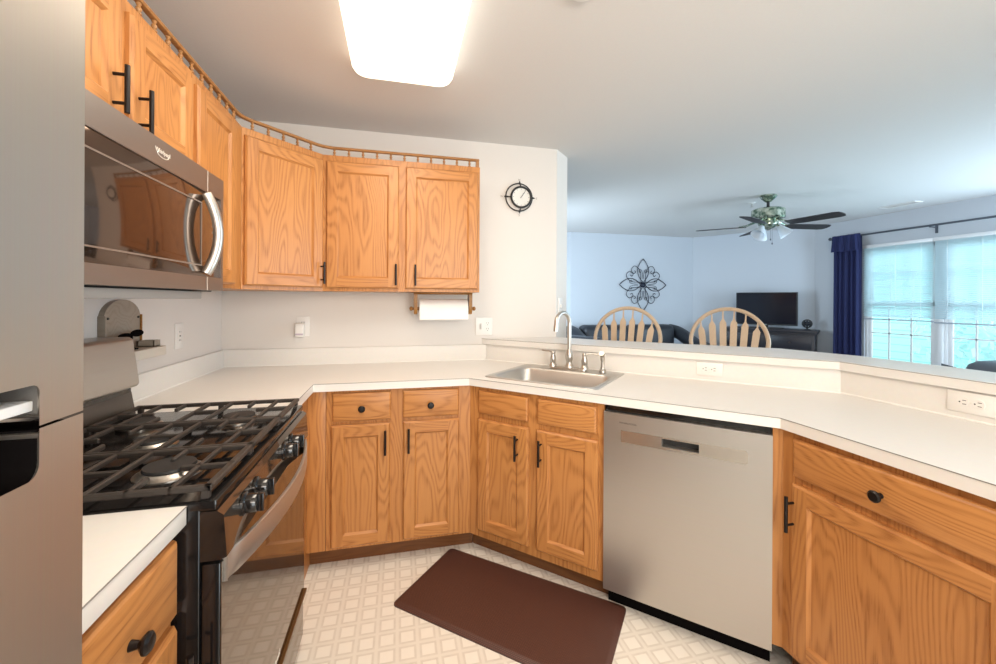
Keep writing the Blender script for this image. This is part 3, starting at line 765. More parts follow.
g3 = (RW - 0.012) / 3
# the grate bars run front-to-back in long lines and across in short fingers
def long_grate(x0, x1):
    m = MB(); y0, y1 = 0.012, 0.530; zt, zb = 0.945, 0.932
    def bx(xa, xb, ya, yb): m.box((xa, ya, zb), (xb, yb, zt), 0.0025, seg=1)
    t = 0.012
    bx(x0, x1, y0, y0 + 0.016); bx(x0, x1, y1 - t, y1); bx(x0, x0 + t, y0, y1); bx(x1 - t, x1, y0, y1)
    w = x1 - x0
    ys = [y0 + (y1 - y0) * k / 7 for k in range(1, 7)]
    for k, yy in enumerate(ys):
        if k in (1, 4):
            bx(x0, x0 + w*0.30, yy - 0.005, yy + 0.005); bx(x1 - w*0.30, x1, yy - 0.005, yy + 0.005)
        else: bx(x0, x1, yy - 0.005, yy + 0.005)
    xm = (x0 + x1) / 2
    for a, c in ((y0, y0 + 0.11), (ys[2], ys[3]), (y1 - 0.11, y1)): bx(xm - 0.005, xm + 0.005, a, c)
    for fx in (x0 + 0.006, x1 - 0.006):
        for fy in (y0 + 0.012, (y0 + y1)/2, y1 - 0.012): m.box((fx - 0.006, fy - 0.008, 0.9172), (fx + 0.006, fy + 0.008, zb + 0.003), 0.002, seg=1)
    return m.build('grate', IRON, rg)
for i in range(3): long_grate(0.006 + i*g3 + 0.001, 0.006 + (i+1)*g3 - 0.001)

# ------------------------------------------------------------------ microwave (local: x = world y, front = -y)
MW0 = 0.925; MFX = -0.622
mw = thing('microwave', 'over-the-range microwave with dark glass door and bowed steel handle', 'microwave', (MFX, MW0, 0), PI/2)
MWW = 0.760
MB().box((0, 0.035, 1.343), (MWW, 0.395, 1.745), 0.003).build('body', MBLACK, mw)
m = MB(); m.prism([(0, 1.347), (MWW, 1.347), (MWW, 1.745), (0, 1.745)], 0.0, 0.033, axis='y', holes=[[(0.012, 1.392), (MWW - 0.018, 1.392), (MWW - 0.018, 1.672), (0.012, 1.672)]])
md = m.build('door', MWSTEEL, mw, smooth=20)
m = MB(); m.box((0.012, 0.003, 1.392), (MWW - 0.018, 0.020, 1.672), 0.001); m.build('door_glass', MWGLASS, md)
m = MB()
for a, b in (((0.03, 0.0015, 1.628), (0.595, 0.0032, 1.632)), ((0.03, 0.0015, 1.425), (0.595, 0.0032, 1.429)), ((0.595, 0.0015, 1.425), (0.599, 0.0032, 1.632))): m.box(a, b)
m.build('window_border', mat('grey_glass_border', (0.20, 0.155, 0.13), 0.3), md)
m = MB()
for z0, z1 in ((1.673, 1.745), (1.347, 1.391)): m.box((0.633, -0.0006, z0), (0.6355, 0.0, z1))
m.build('door_seam', LOGO, md)
hp = []
for i in range(21):
    t = i / 20; a = math.sin(PI*t)
    hp.append((0.614 + 0.022*a, -0.004 - 0.028*a**0.8, 1.402 + t*0.262))
m = MB(); m.tube(hp, 0.0155, 12, flat=(0.75, 1.0)); m.build('handle', NICKEL, md)
MB().box((0.02, 0.022, 1.318), (MWW - 0.11, 0.36, 1.3425), 0.003).build('vent_base', mat('grey_vent_base', (0.36, 0.34, 0.32), 0.5), mw)
text_mesh('badge_lettering', 'Whirlpool', 0.017, LOGO, md, Matrix.Translation((0.366, -0.0007, 1.712)) @ Matrix.Rotation(PI/2, 4, 'X'))
m = MB(); m.tube([(0.366 + 0.026*math.cos(a), -0.0008, 1.705 + 0.008*math.sin(a)) for a in [2.6 + 4.6*i/20 for i in range(21)]], 0.0012, 6); m.build('badge_swoosh', LOGO, md)
m = MB()
for k in range(5): m.box((0.690, 0.0020, 1.50 + 0.022*k), (0.698, 0.0032, 1.506 + 0.022*k))
m.build('control_marks', LOGO, md)

# ------------------------------------------------------------------ refrigerator (local: x = world y, front = -y)
fr = thing('refrigerator', 'stainless steel top-freezer refrigerator at the left edge beside the small counter', 'refrigerator', (-0.25, -0.40, 0), PI/2)
FW = 0.801
MB().box((0.005, 0.075, 0.0), (FW - 0.006, 0.755, 1.70), 0.006).build('body', mat('fridge_side_grey', (0.20, 0.19, 0.18), 0.45), fr)
xn0, xn1, rr = 0.49, 0.767, 0.010
NZ = 1.187; NT = 1.262; ZS = 1.232
low = [(0, 0.04), (FW, 0.04), (FW, ZS - 0.010)] + [(xn1, ZS - 0.010)] + [(xn1, NZ + rr*1.4)] + arc(xn1 - rr*1.4, NZ + rr*1.4, rr*1.4, 0, -PI/2, 6)[1:] + arc(xn0 + rr*1.4, NZ + rr*1.4, rr*1.4, -PI/2, -PI, 6) + [(xn0, ZS - 0.010), (0, ZS - 0.010)]
m = MB(); m.prism(low, 0.0, 0.07, axis='y')
for f in m.bm.faces:
    f.normal_update(); c_ = f.calc_center_median()
    if abs(f.normal.y) < 0.5 and c_.z > NZ - 0.002 and c_.x > xn0 - 0.002 and c_.x < FW - 0.001: f.material_index = 1
m.build('refrigerator_door', [FSTEEL, PITCH], fr, smooth=40, bevel=0.004)
upn = [(0, 1.70), (0, ZS), (xn0, ZS), (xn0, NT - rr)] + arc(xn0 + rr, NT - rr, rr, PI, PI/2, 6)[1:] + arc(xn1 - rr, NT - rr, rr, PI/2, 0, 6) + [(xn1, ZS), (FW, ZS), (FW, 1.70)]
m = MB(); m.prism(upn, 0.0, 0.07, axis='y')
for f in m.bm.faces:
    f.normal_update(); c_ = f.calc_center_median()
    if abs(f.normal.y) < 0.5 and c_.z < NT + 0.002: f.material_index = 1
m.build('freezer_door', [FSTEEL, mat('grey_gasket_plastic', (0.13, 0.12, 0.11), 0.5, spec=0.2)], fr, smooth=40, bevel=0.004)
m = MB(); m.box((xn0 - 0.005, 0.045, NZ - 0.005), (xn1 + 0.003, 0.069, NT + 0.005)) if False else m.box((xn0 - 0.005, 0.040, NZ - 0.005), (xn1 + 0.003, 0.069, NT + 0.005)); m.build('pocket_handle', PITCH, fr)
MB().box((xn0 + 0.004, 0.006, 1.238), (xn1 - 0.0005, 0.044, 1.2455), 0.001).build('pocket_trim', TRIMW, fr)
MB().box((xn1 + 0.003, 0.006, 1.2215), (FW - 0.003, 0.069, 1.2232)).build('door_cap', PITCH, fr)

# ------------------------------------------------------------------ things on and around the counters and walls
mt = thing('kitchen_mat', 'dark brown woven anti-fatigue mat on the floor before the sink', 'mat', (0.274, 2.17, 0), math.atan2(-0.59, 0.682))
prof = rrect(0, 0.902, -0.455, 0, 0.02)
m = MB()
Ls = [[m.bm.verts.new((x, y, z)) for x, y in rrect(i, 0.902 - i, -0.455 + i, -i, 0.022)] for i, z in ((0, 0.0), (0, 0.006), (0.012, 0.015), (0.022, 0.0165))]
for A, B in zip(Ls, Ls[1:]):
    for i in range(len(A)): m.bm.faces.new((A[i], A[(i+1) % len(A)], B[(i+1) % len(A)], B[i]))
m.bm.faces.new(Ls[-1]); m.bm.faces.new(list(reversed(Ls[0])))
m.build('cushioned_top', MATM, mt, smooth=40)

pt = thing('paper_towel_holder', 'wooden under-cabinet paper towel holder with turned knobs', 'holder', (0.0, YB - 0.15, 0))
MB().box((0.088, -0.03, 1.350), (0.452, 0.03, 1.3625), 0.002).build('mounting_bar', GOLDW, pt)
for xx in (0.100, 0.440):
    m = MB(); m.prism(arc(0, 1.262, 0.036, PI, 2*PI, 10) + [(0.036, 1.351), (-0.036, 1.351)], xx - 0.010, xx + 0.010, axis='x'); m.build('bracket', GOLDW, pt)
m = MB(); m.tube([(0.092, 0, 1.262), (0.448, 0, 1.262)], 0.010, 12)
for s, xx in ((-1, 0.091), (1, 0.449)):
    m.lathe([(0.008, 0.0), (0.008, s*0.008), (0.013, s*0.014), (0.013, s*0.022), (0.006, s*0.028), (0.0, s*0.028)], 14, 'x', (xx, 0, 1.262))
m.build('dowel', GOLDW, pt)
m = MB(); m.lathe([(0.018, 0.122), (0.060, 0.122), (0.060, 0.420), (0.018, 0.420)], 32, 'x', (0, YB - 0.15, 1.262))
m.box((0.122, YB - 0.2115, 1.196), (0.420, YB - 0.2085, 1.262))
tag(m.build('paper_towel_roll', PAPER), 'white paper towel roll hanging on the wooden holder', 'paper towel')

def duplex(name, label, loc, rot, horiz=False, w=0.075, h=0.120, faces=True, group=None, pitch=0):
    t = thing(name, label, 'outlet', loc, rot, group)
    W, H = (h, w) if horiz else (w, h)
    MB().box((-W/2, -0.006, -H/2), (W/2, 0.0, H/2), 0.002).build('cover_plate', WPLAST, t)
    for s in (-1, 1):
        cx, cz = (s*0.0195, 0) if horiz else (0, s*0.0195)
        r_ = MB(); r_.lathe([(0.0165, -0.0059), (0.0165, -0.0085), (0.0, -0.0085)], 20, 'y', (cx, 0, cz)); ro = r_.build('receptacle', WPLAST, t)
        m = MB()
        for a in (-1, 1):
            if horiz: m.box((cx - 0.001, -0.0092, a*0.0062 - 0.001), (cx + 0.009, -0.0080, a*0.0062 + 0.001))
            else: m.box((cx + a*0.0062 - 0.001, -0.0092, cz - 0.001), (cx + a*0.0062 + 0.001, -0.0080, cz + 0.009))
        m.sphere((cx - (0.0085 if horiz else 0), -0.0085, cz - (0 if horiz else 0.0085)), 0.0024, 8)
        m.build('slots', SLOT, ro)
    m = MB(); m.sphere((0, -0.006, 0), 0.0022, 8); m.build('screw', LOGO, t)
    return t
wo = duplex('wall_outlet', 'white two-gang switch and outlet plate on the back wall right of the paper towel roll', (0.563, YB, 1.138), 0, w=0.116)
for ch in wo.children:
    if ch.name.startswith(('receptacle', 'screw')): ch.location.x = 0.024
m = MB(); m.box((-0.029, -0.016, -0.012), (-0.019, -0.0055, 0.012), 0.002); m.box((-0.031, -0.0066, -0.020), (-0.017, -0.0062, 0.020)); m.build('toggle', mat('shaded_plastic', (0.62, 0.58, 0.54), 0.4), wo)
duplex('wall_outlet', 'white outlet behind the plug-in device near the corner', (-0.573, YB, 1.150), 0)
pd = thing('plug_in_device', 'white plug-in air freshener in the back wall outlet near the corner', 'plug-in', (-0.585, YB - 0.0085, 1.135))
MB().box((-0.024, -0.045, -0.048), (0.024, 0.0, 0.035), 0.006).build('housing', WPLAST, pd)
MB().box((-0.022, -0.046, -0.036), (0.022, -0.0445, -0.026)).build('vent_band', mat('lilac_plastic', (0.55, 0.47, 0.55), 0.5), pd)
duplex('bar_outlet', 'white horizontal duplex outlet on the bar backsplash behind the dishwasher', dloc(1.062, 0.609) + (0.973,), -R45, True, w=0.066, h=0.118)
duplex('bar_outlet', 'white horizontal duplex outlet on the bar backsplash at the right edge', (q1[0], 0.983, 0.975), -PI/2, True, w=0.072, h=0.125)
sw = thing('rocker_outlet', 'white rectangular outlet plate on the left wall beside the small shelf', 'outlet', (XL, 2.252, 1.140), PI/2)
MB().box((-0.036, -0.006, -0.06), (0.036, 0, 0.06), 0.002).build('cover_plate', WPLAST, sw)
ro = MB().box((-0.017, -0.0085, -0.034), (0.017, -0.0055, 0.034), 0.001).build('receptacle', WPLAST, sw)
m = MB()
for s in (-1, 1):
    for a in (-1, 1): m.box((a*0.006 - 0.001, -0.0092, s*0.02 - 0.004), (a*0.006 + 0.001, -0.0084, s*0.02 + 0.004))
m.box((-0.006, -0.0092, -0.003), (0.006, -0.0084, 0.003)); m.build('slots', SLOT, ro)
ls = thing('light_switch', 'white light switch on the angled end of the back wall', 'switch', (1.135, YB + 0.048, 1.275), R45)
MB().box((-0.036, -0.006, -0.06), (0.036, 0, 0.06), 0.002).build('cover_plate', WPLAST, ls)
MB().box((-0.006, -0.016, -0.010), (0.006, -0.0055, 0.012), 0.002).build('toggle', WPLAST, ls)

# clock
ck = thing('wall_clock', 'round compass-style wall clock with black metal rings on the back wall', 'clock', (0.808, YB, 2.030))
m = MB(); m.tube([(0.095*math.cos(2*PI*i/40) + -0.003, -0.010, 0.095*math.sin(2*PI*i/40)) for i in range(40)], 0.0042, 8, closed=True)
m.build('outer_ring', MBLACK, ck)
cx = 0.010
m = MB(); m.tube([(cx + 0.070*math.cos(2*PI*i/40), -0.018, 0.070*math.sin(2*PI*i/40)) for i in range(40)], 0.0075, 8, closed=True); m.build('case_ring', MBLACK, ck)
MB().lathe([(0.070, 0.0), (0.070, -0.017), (0.0, -0.017)], 36, 'y', (cx, 0, 0)).build('dial', FACE, ck)
m = MB()
for i in range(12):
    a = 2*PI*i/12; m.tube([(cx + 0.052*math.sin(a), -0.0175, 0.052*math.cos(a)), (cx + 0.060*math.sin(a), -0.0175, 0.060*math.cos(a))], 0.0012, 5)
m.build('hour_marks', SLOT, ck)
for a, L in ((0.62, 0.048), (0.60, 0.060)):
    MB().tube([(cx - 0.008*math.sin(a), -0.020, -0.008*math.cos(a)), (cx + L*math.sin(a), -0.020, L*math.cos(a))], [0.0022, 0.0012], 6).build('hand', MBLACK, ck)
for dx, dz in ((1, 0), (-1, 0), (0, 1), (0, -1)):
    m = MB(); m.tube([(cx + 0.074*dx, -0.012, 0.074*dz), (0.1*dx - 0.003*abs(dx), -0.012, 0.1*dz), (0.113*dx, -0.012, 0.113*dz)], [0.003, 0.007, 0.001], 8); m.build('compass_point', MBLACK, ck)
for ch, dx, dz in (('N', 0, 0.122), ('S', 0, -0.124), ('E', 0.126, 0), ('W', -0.126, 0)):
    text_mesh('compass_letter', ch, 0.020, mat('taupe_lettering_' + ch, (0.36, 0.31, 0.27), 0.6), ck, Matrix.Translation((dx, -0.004, dz)) @ Matrix.Rotation(PI/2, 4, 'X'))

# small shelf with arched back on the left wall behind the range
sh = thing('wall_shelf', 'small weathered wood wall shelf with arched back behind the range', 'shelf', (XL, 1.82, 0), PI/2)
m = MB(); m.prism([(-0.104, 1.10), (-0.104, 1.245)] + [(-0.104*math.cos(a), 1.245 + 0.068*math.sin(a)) for a in [PI*i/16 for i in range(1, 16)]] + [(0.104, 1.245), (0.104, 1.10)], -0.018, 0.0, axis='y')
m.build('arched_back', GREYW, sh, smooth=30)
MB().box((-0.112, -0.105, 1.092), (0.112, 0.0, 1.128), 0.003).build('shelf_board', mat('whitewashed_wood', (0.60, 0.55, 0.48), 0.7, bump=0.3, bscale=40), sh)
for xx in (-0.104, 0.104): MB().box((xx - 0.003, -0.024, 1.128), (xx + 0.003, -0.0, 1.255), 0.001).build('side_strip', GREYW if xx < 0 else GOLDW, sh)
for xx in (-0.086, 0.088): MB().sphere((xx, -0.019, 1.245), 0.0045, 8).build('nail_head', SLOT, sh)
sg = thing('bow_ornament', 'small black bow-shaped ornament standing on the small wall shelf', 'ornament', (XL, 1.80, 1.1285), PI/2)
MB().lathe([(0.02, 0.0), (0.02, 0.004), (0.004, 0.008), (0.004, 0.05)], 14, 'z', (0.0, -0.055, 0)).build('stand', PITCH, sg)
m = MB(); m.sphere((-0.036, -0.055, 0.054), 0.036, 16, sc=(1, 0.3, 0.24)); m.sphere((0.034, -0.055, 0.058), 0.036, 16, sc=(1, 0.3, 0.38))
m.build('bow', PITCH, sg)
cr8 = thing('little_crate', 'tiny grey wooden crate at the right end of the small wall shelf', 'crate', (XL, 1.905, 1.1285), PI/2)
m = MB(); m.box((-0.022, -0.085, 0.0), (0.022, -0.03, 0.003))
for yy in (-0.085, -0.033): m.box((-0.022, yy, 0), (0.022, yy + 0.003, 0.024))
for xx in (-0.022, 0.019): m.box((xx, -0.085, 0), (xx + 0.003, -0.03, 0.024))
m.build('crate_box', GREYW, cr8)

# ------------------------------------------------------------------ ceiling fixtures
cl = thing('ceiling_light', 'large rectangular fluorescent ceiling light with a bright wraparound diffuser', 'ceiling light', (0, 0, 0))
LX0, LX1, LY0, LY1 = -0.205, 0.235, 0.72, 1.955
MB().box((LX0 + 0.03, LY0 + 0.03, ZC - 0.02), (LX1 - 0.03, LY1 - 0.03, ZC - 0.0005)).build('base_pan', FIXT, cl)
m = MB()
Ls = [[m.bm.verts.new((x, y, z)) for x, y in rrect(LX0 + i, LX1 - i, LY0 + i, LY1 - i, 0.06)] for i, z in ((0.012, ZC - 0.001), (0.0, ZC - 0.02), (0.0, ZC - 0.05), (0.012, ZC - 0.072), (0.04, ZC - 0.08))]
for A, B in zip(Ls, Ls[1:]):
    for i in range(len(A)): m.bm.faces.new((A[i], A[(i+1) % len(A)], B[(i+1) % len(A)], B[i]))
for f in m.bm.faces: f.material_index = 1
m.bm.faces.new(Ls[-1]); m.build('diffuser', [PANEL, PANELS], cl, smooth=60)

sd = thing('smoke_detector', 'round white smoke detector on the kitchen ceiling at the top of the picture', 'smoke detector', (0.604, 1.290, ZC))
MB().lathe([(0.055, -0.0005), (0.055, -0.012), (0.048, -0.022), (0.02, -0.026), (0, -0.026)], 28).build('housing', WPLAST, sd)
MB().lathe([(0.012, -0.0255), (0.010, -0.029), (0.0, -0.029)], 16).build('test_button', mat('grey_button', (0.5, 0.48, 0.46), 0.5), sd)

def sprinkler(loc, label):
    t = thing('fire_sprinkler', label, 'sprinkler', loc)
    MB().lathe([(0.035, -0.0005), (0.034, -0.004), (0.015, -0.010), (0.0, -0.010)], 20).build('escutcheon', WPLAST, t)
    m = MB(); m.lathe([(0.007, -0.010), (0.007, -0.028), (0.0, -0.028)], 10)
    m.lathe([(0.018, -0.042), (0.018, -0.044), (0, -0.044)], 14)
    for s in (-1, 1): m.tube([(s*0.006, 0, -0.026), (s*0.011, 0, -0.035), (0, 0, -0.043)], 0.0018, 6)
    m.build('sprinkler_head', NICKEL, t)
sprinkler((3.745, 3.715, ZC), 'small sprinkler head on the living room ceiling behind the fan')

vn = thing('ceiling_vent', 'slim white ceiling register near the curtain rod', 'vent', (5.36, 3.36, ZC))
m = MB(); m.prism([(-0.06, -0.17), (0.06, -0.17), (0.06, 0.17), (-0.06, 0.17)], -0.008, -0.0005, holes=[[(-0.04, -0.15), (0.04, -0.15), (0.04, 0.15), (-0.04, 0.15)]]); m.build('frame', WPLAST, vn)
m = MB()
for k in range(5): m.box((-0.036 + k*0.017, -0.15, -0.0065), (-0.033 + k*0.017, 0.15, -0.001))
m.build('louvers', WPLAST, vn)
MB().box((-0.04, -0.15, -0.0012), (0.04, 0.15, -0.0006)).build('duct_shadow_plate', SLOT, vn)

# ceiling fan
fn = thing('ceiling_fan', 'five-blade ceiling fan with dark blades, mottled green brass motor and glass shades', 'ceiling fan', (3.63, 3.405, 0))
MB().lathe([(0.075, ZC - 0.0005), (0.078, ZC - 0.012), (0.06, ZC - 0.035), (0.028, ZC - 0.065), (0.018, ZC - 0.07)], 28).build('canopy', VERDI, fn)
MB().lathe([(0.014, ZC - 0.068), (0.014, 2.25)], 14).build('downrod', MBLACK, fn)
MB().lathe([(0.03, 2.265), (0.12, 2.255), (0.148, 2.242), (0.150, 2.165), (0.14, 2.150), (0.10, 2.137), (0.08, 2.130)], 32).build('motor_housing', VERDI, fn)
MB().lathe([(0.085, 2.132), (0.09, 2.12), (0.085, 2.09), (0.06, 2.065), (0.03, 2.05), (0.012, 2.04), (0, 2.04)], 28).build('switch_housing', VERDI, fn)
for k in range(5):
    a = math.radians(-8 + 72*k)
    Mk = Matrix.Rotation(a, 4, 'Z')
    P = Matrix.Rotation(math.radians(-11), 4, 'X')
    m = MB()
    outl = [(0.19, -0.052), (0.30, -0.062), (0.60, -0.068), (0.645, -0.055), (0.66, -0.02), (0.66, 0.02), (0.645, 0.055), (0.60, 0.068), (0.30, 0.062), (0.19, 0.052)]
    m.prism(outl, -0.003, 0.003)
    bmesh.ops.transform(m.bm, matrix=Mk @ Matrix.Translation((0, 0, 2.083)) @ P, verts=m.bm.verts)
    bl = m.build('blade', FANBL, fn, smooth=30)
    m = MB(); m.tube([(0.09, 0, 2.132), (0.15, 0, 2.112), (0.20, 0, 2.090)], 0.010, 8)
    m.tube([(0.17, 0.0, 2.100), (0.21, 0.028, 2.093), (0.25, 0.0, 2.090), (0.21, -0.028, 2.089)], 0.006, 8, closed=True)
    bmesh.ops.transform(m.bm, matrix=Mk, verts=m.bm.verts)
    m.build('blade_iron', VERDI, bl)
for k in range(3):
    a = math.radians(190 + 120*k) ; dx, dy = math.cos(a), math.sin(a)
    m = MB(); m.tube(smoothpath([(dx*0.05, dy*0.05, 2.08), (dx*0.085, dy*0.085, 2.078), (dx*0.10, dy*0.10, 2.055)]), 0.010, 10); arm = m.build('light_arm', VERDI, fn)
    m = MB(); m.lathe([(0.022, 0.0), (0.03, -0.02), (0.046, -0.06), (0.06, -0.095), (0.066, -0.11), (0.062, -0.108), (0.03, -0.03), (0.0, -0.01)], 20)
    Q = Vector((dx, dy, -1.3)).normalized().to_track_quat('-Z', 'Y').to_matrix().to_4x4()
    bmesh.ops.transform(m.bm, matrix=Matrix.Translation((dx*0.09, dy*0.09, 2.068)) @ Q, verts=m.bm.verts)
    m.build('glass_shade', FROST, arm)
for dx, z in ((0.0, 1.93), (0.02, 1.89)):
    m = MB(); m.tube([(dx, -0.03, 2.05), (dx, -0.03, z + 0.02)], 0.0012, 6); m.lathe([(0.002, z + 0.022), (0.007, z + 0.008), (0.005, z), (0, z)], 10, 'z', (dx, -0.03, 0)); m.build('pull_chain', RODM, fn)

# ------------------------------------------------------------------ living room
# iron flower on the back wall
fa = thing('wall_flower', 'dark iron flower scroll wall decoration on the far wall', 'wall decoration', (3.88, YW - 0.02, 1.575))
FR = 0.425
MB().lathe([(0.045, 0.018), (0.045, -0.012), (0.03, -0.024), (0, -0.028)], 20, 'y').build('center_disc', IRONB, fa)
def P2(r, a, s=0): return Vector((r*math.sin(a) + s*math.cos(a), -0.004, r*math.cos(a) - s*math.sin(a)))
for k in range(4):
    a = k*PI/2; m = MB()
    for s in (-1, 1):
        m.tube(smoothpath([P2(0.05, a, s*0.015), P2(0.15, a, s*0.085), P2(0.26, a, s*0.100), P2(0.36, a, s*0.055), P2(FR, a, 0)]), 0.0060, 6)
    pe = m.build('petal', IRONB, fa, smooth=60)
    m = MB()
    for s in (-1, 1):
        m.tube(smoothpath([P2(0.10, a, s*0.008), P2(0.17, a, s*0.012), P2(0.235, a, s*0.030), P2(0.25, a, s*0.06), P2(0.215, a, s*0.072), P2(0.20, a, s*0.05), P2(0.215, a, s*0.045)]), 0.0038, 6)
    m.build('inner_scroll', IRONB, pe, smooth=60)
for k in range(4):
    for s in (-1, 1):
        a = k*PI/2 + PI/4 + s*0.235; m = MB()
        m.tube(smoothpath([P2(0.05, a, -s*0.02), P2(0.18, a, s*0.075 - s*0.02), P2(0.28, a, s*0.085 - s*0.02), P2(0.345, a, s*0.02), P2(0.32, a, -s*0.055), P2(0.25, a, -s*0.055), P2(0.245, a, -s*0.012), P2(0.28, a, -s*0.014)]), 0.0048, 6)
        m.build('scroll', IRONB, fa, smooth=60)

# sofa against the back wall
def cushion(m, a, b, r): m.box(a, b, r, seg=4)
so = thing('sofa', 'dark charcoal leather sofa under the iron wall flower', 'sofa', (3.42, 5.45, 0))
m = MB(); cushion(m, (-0.79, -0.42, 0.06), (0.79, 0.40, 0.30), 0.03); m.build('base', SOFA, so)
for x in (-0.39, 0.39):
    m = MB(); cushion(m, (x - 0.385, -0.44, 0.29), (x + 0.385, 0.18, 0.47), 0.06); m.build('seat_cushion', SOFA, so)
    m = MB(); cushion(m, (x - 0.385, 0.10, 0.44), (x + 0.385, 0.40, 0.945), 0.09); m.build('back_cushion', SOFA, so)
for x in (-0.88, 0.88):
    m = MB(); cushion(m, (x - 0.11, -0.45, 0.06), (x + 0.11, 0.38, 0.62), 0.07)
    m.tube(smoothpath([(x, -0.46, 0.62), (x, -0.2, 0.66), (x, 0.15, 0.80), (x, 0.40, 0.84)]), [0.10]*19, 14); m.build('arm', SOFA, so)
for x in (-0.62, 0.62):
    for y in (-0.34, 0.33): MB().box((x - 0.03, y - 0.03, 0.0), (x + 0.03, y + 0.03, 0.07)).build('foot', DWOOD, so)

def recliner(label, loc, rot, backmat):
    r = thing('recliner', label, 'recliner', loc, rot)
    m = MB(); cushion(m, (-0.33, -0.40, 0.08), (0.33, 0.36, 0.32), 0.03); m.build('base', SOFA, r)
    m = MB(); cushion(m, (-0.31, -0.42, 0.30), (0.31, 0.16, 0.47), 0.06); m.build('seat_cushion', SOFA, r)
    m = MB(); cushion(m, (-0.32, 0.08, 0.42), (0.32, 0.40, 0.86), 0.10); m.build('back_cushion', backmat, r)
    for x in (-0.42, 0.42):
        m = MB(); m.prism([(-0.42, 0.06), (0.36, 0.06), (0.36, 0.80), (0.15, 0.76), (-0.30, 0.70), (-0.42, 0.62)], x - 0.10, x + 0.10, axis='x'); m.build('arm', SOFA, r, bevel=0.03, bseg=3)
    for x in (-0.3, 0.3):
        for y in (-0.3, 0.3): MB().box((x - 0.03, y - 0.03, 0.0), (x + 0.03, y + 0.03, 0.09)).build('foot', DWOOD, r)
recliner('dark leather recliner with grey back near the window, at the right edge of the picture', (4.68, 1.94, 0), 0.0, mat('grey_leather', (0.10, 0.11, 0.13), 0.45))
recliner('dark leather recliner behind the bar beside the angled wall end, left of the sofa', (2.05, 4.75, 0), math.radians(-60), SOFA)

# console and TV on the angled wall (local x along wall to the right, y into the wall)
wd = Vector((XW - 4.84, 4.64 - YW)).normalized(); wang = math.atan2(wd.y, wd.x)
def onwall(l, off): # l measured back from the right corner, off in front of the wall
    n = Vector((wd.y, -wd.x)); 
    if n.x > 0: n = -n
    p = Vector((XW, 4.64)) - wd*l + n*off; return (p.x, p.y)
cpx = onwall(0.50, 0.05)
co = thing('console_cabinet', 'black console cabinet with drawers under the television', 'console', (*onwall(0.51, 0.055), 0), wang)
CWD = 1.15; hx = CWD/2
MB().box((-hx + 0.03, -0.372, 0.06), (hx - 0.03, -0.01, 0.885), 0.003).build('carcass', DWOOD, co)
MB().box((-hx, -0.405, 0.885), (hx, 0.0, 0.925), 0.008).build('top', DWOOD, co)
MB().box((-hx + 0.012, -0.39, 0.862), (hx - 0.012, -0.01, 0.886), 0.006).build('cornice', DWOOD, co)
MB().box((-hx + 0.01, -0.39, 0.0), (hx - 0.01, -0.01, 0.07), 0.006).build('plinth', DWOOD, co)
for s in (-1, 1):
    for z0, z1 in ((0.66, 0.84), (0.11, 0.63)):
        x0, x1 = sorted((s*0.02, s*(hx - 0.06)))
        d = MB().box((x0, -0.388, z0), (x1, -0.372, z1), 0.004).build('drawer' if z0 > 0.5 else 'cabinet_door', DWOOD, co)
        MB().sphere(((x0 + x1)/2, -0.400, (z0 + z1)/2), 0.014, 10).build('knob', mat('brown_knob', (0.06, 0.035, 0.03), 0.35), d)
tv = thing('television', 'black flat-screen television on the console cabinet', 'television', (*onwall(0.546, 0.300), 0), wang)
MB().box((-0.380, -0.02, 0.972), (0.380, 0.03, 1.447), 0.005).build('bezel', MBLACK, tv)
MB().box((-0.367, -0.0215, 0.992), (0.367, -0.0195, 1.436)).build('screen', SCREEN, tv)
MB().box((-0.03, -0.005, 0.935), (0.03, 0.02, 0.99), 0.003).build('stand_neck', MBLACK, tv)
m = MB(); m.prism(rrect(-0.22, 0.22, -0.10, 0.11, 0.05), 0.9255, 0.937); m.build('stand_base', MBLACK, tv)
MB().box((-0.016, -0.0225, 0.979), (0.016, -0.0195, 0.983)).build('maker_mark', LOGO, tv)
gb = thing('globe_ornament', 'small dark round openwork ornament on the console beside the television', 'ornament', (*onwall(0.06, 0.30), 0.925), wang)
MB().lathe([(0.035, 0.0005), (0.035, 0.008), (0.012, 0.016), (0.010, 0.035)], 20).build('stand', MBLACK, gb)
m = MB()
for k in range(4):
    a = k*PI/4; m.tube([(0.055*math.cos(t)*math.cos(a), 0.055*math.cos(t)*math.sin(a), 0.085 + 0.055*math.sin(t)) for t in [2*PI*i/24 for i in range(24)]], 0.007, 6, closed=True)
m.tube([(0.055*math.cos(t), 0.055*math.sin(t), 0.085) for t in [2*PI*i/24 for i in range(24)]], 0.007, 6, closed=True)
m.build('openwork_sphere', MBLACK, gb)
MB().sphere((0, 0, 0.085), 0.035, 14).build('core', IRONB, gb)

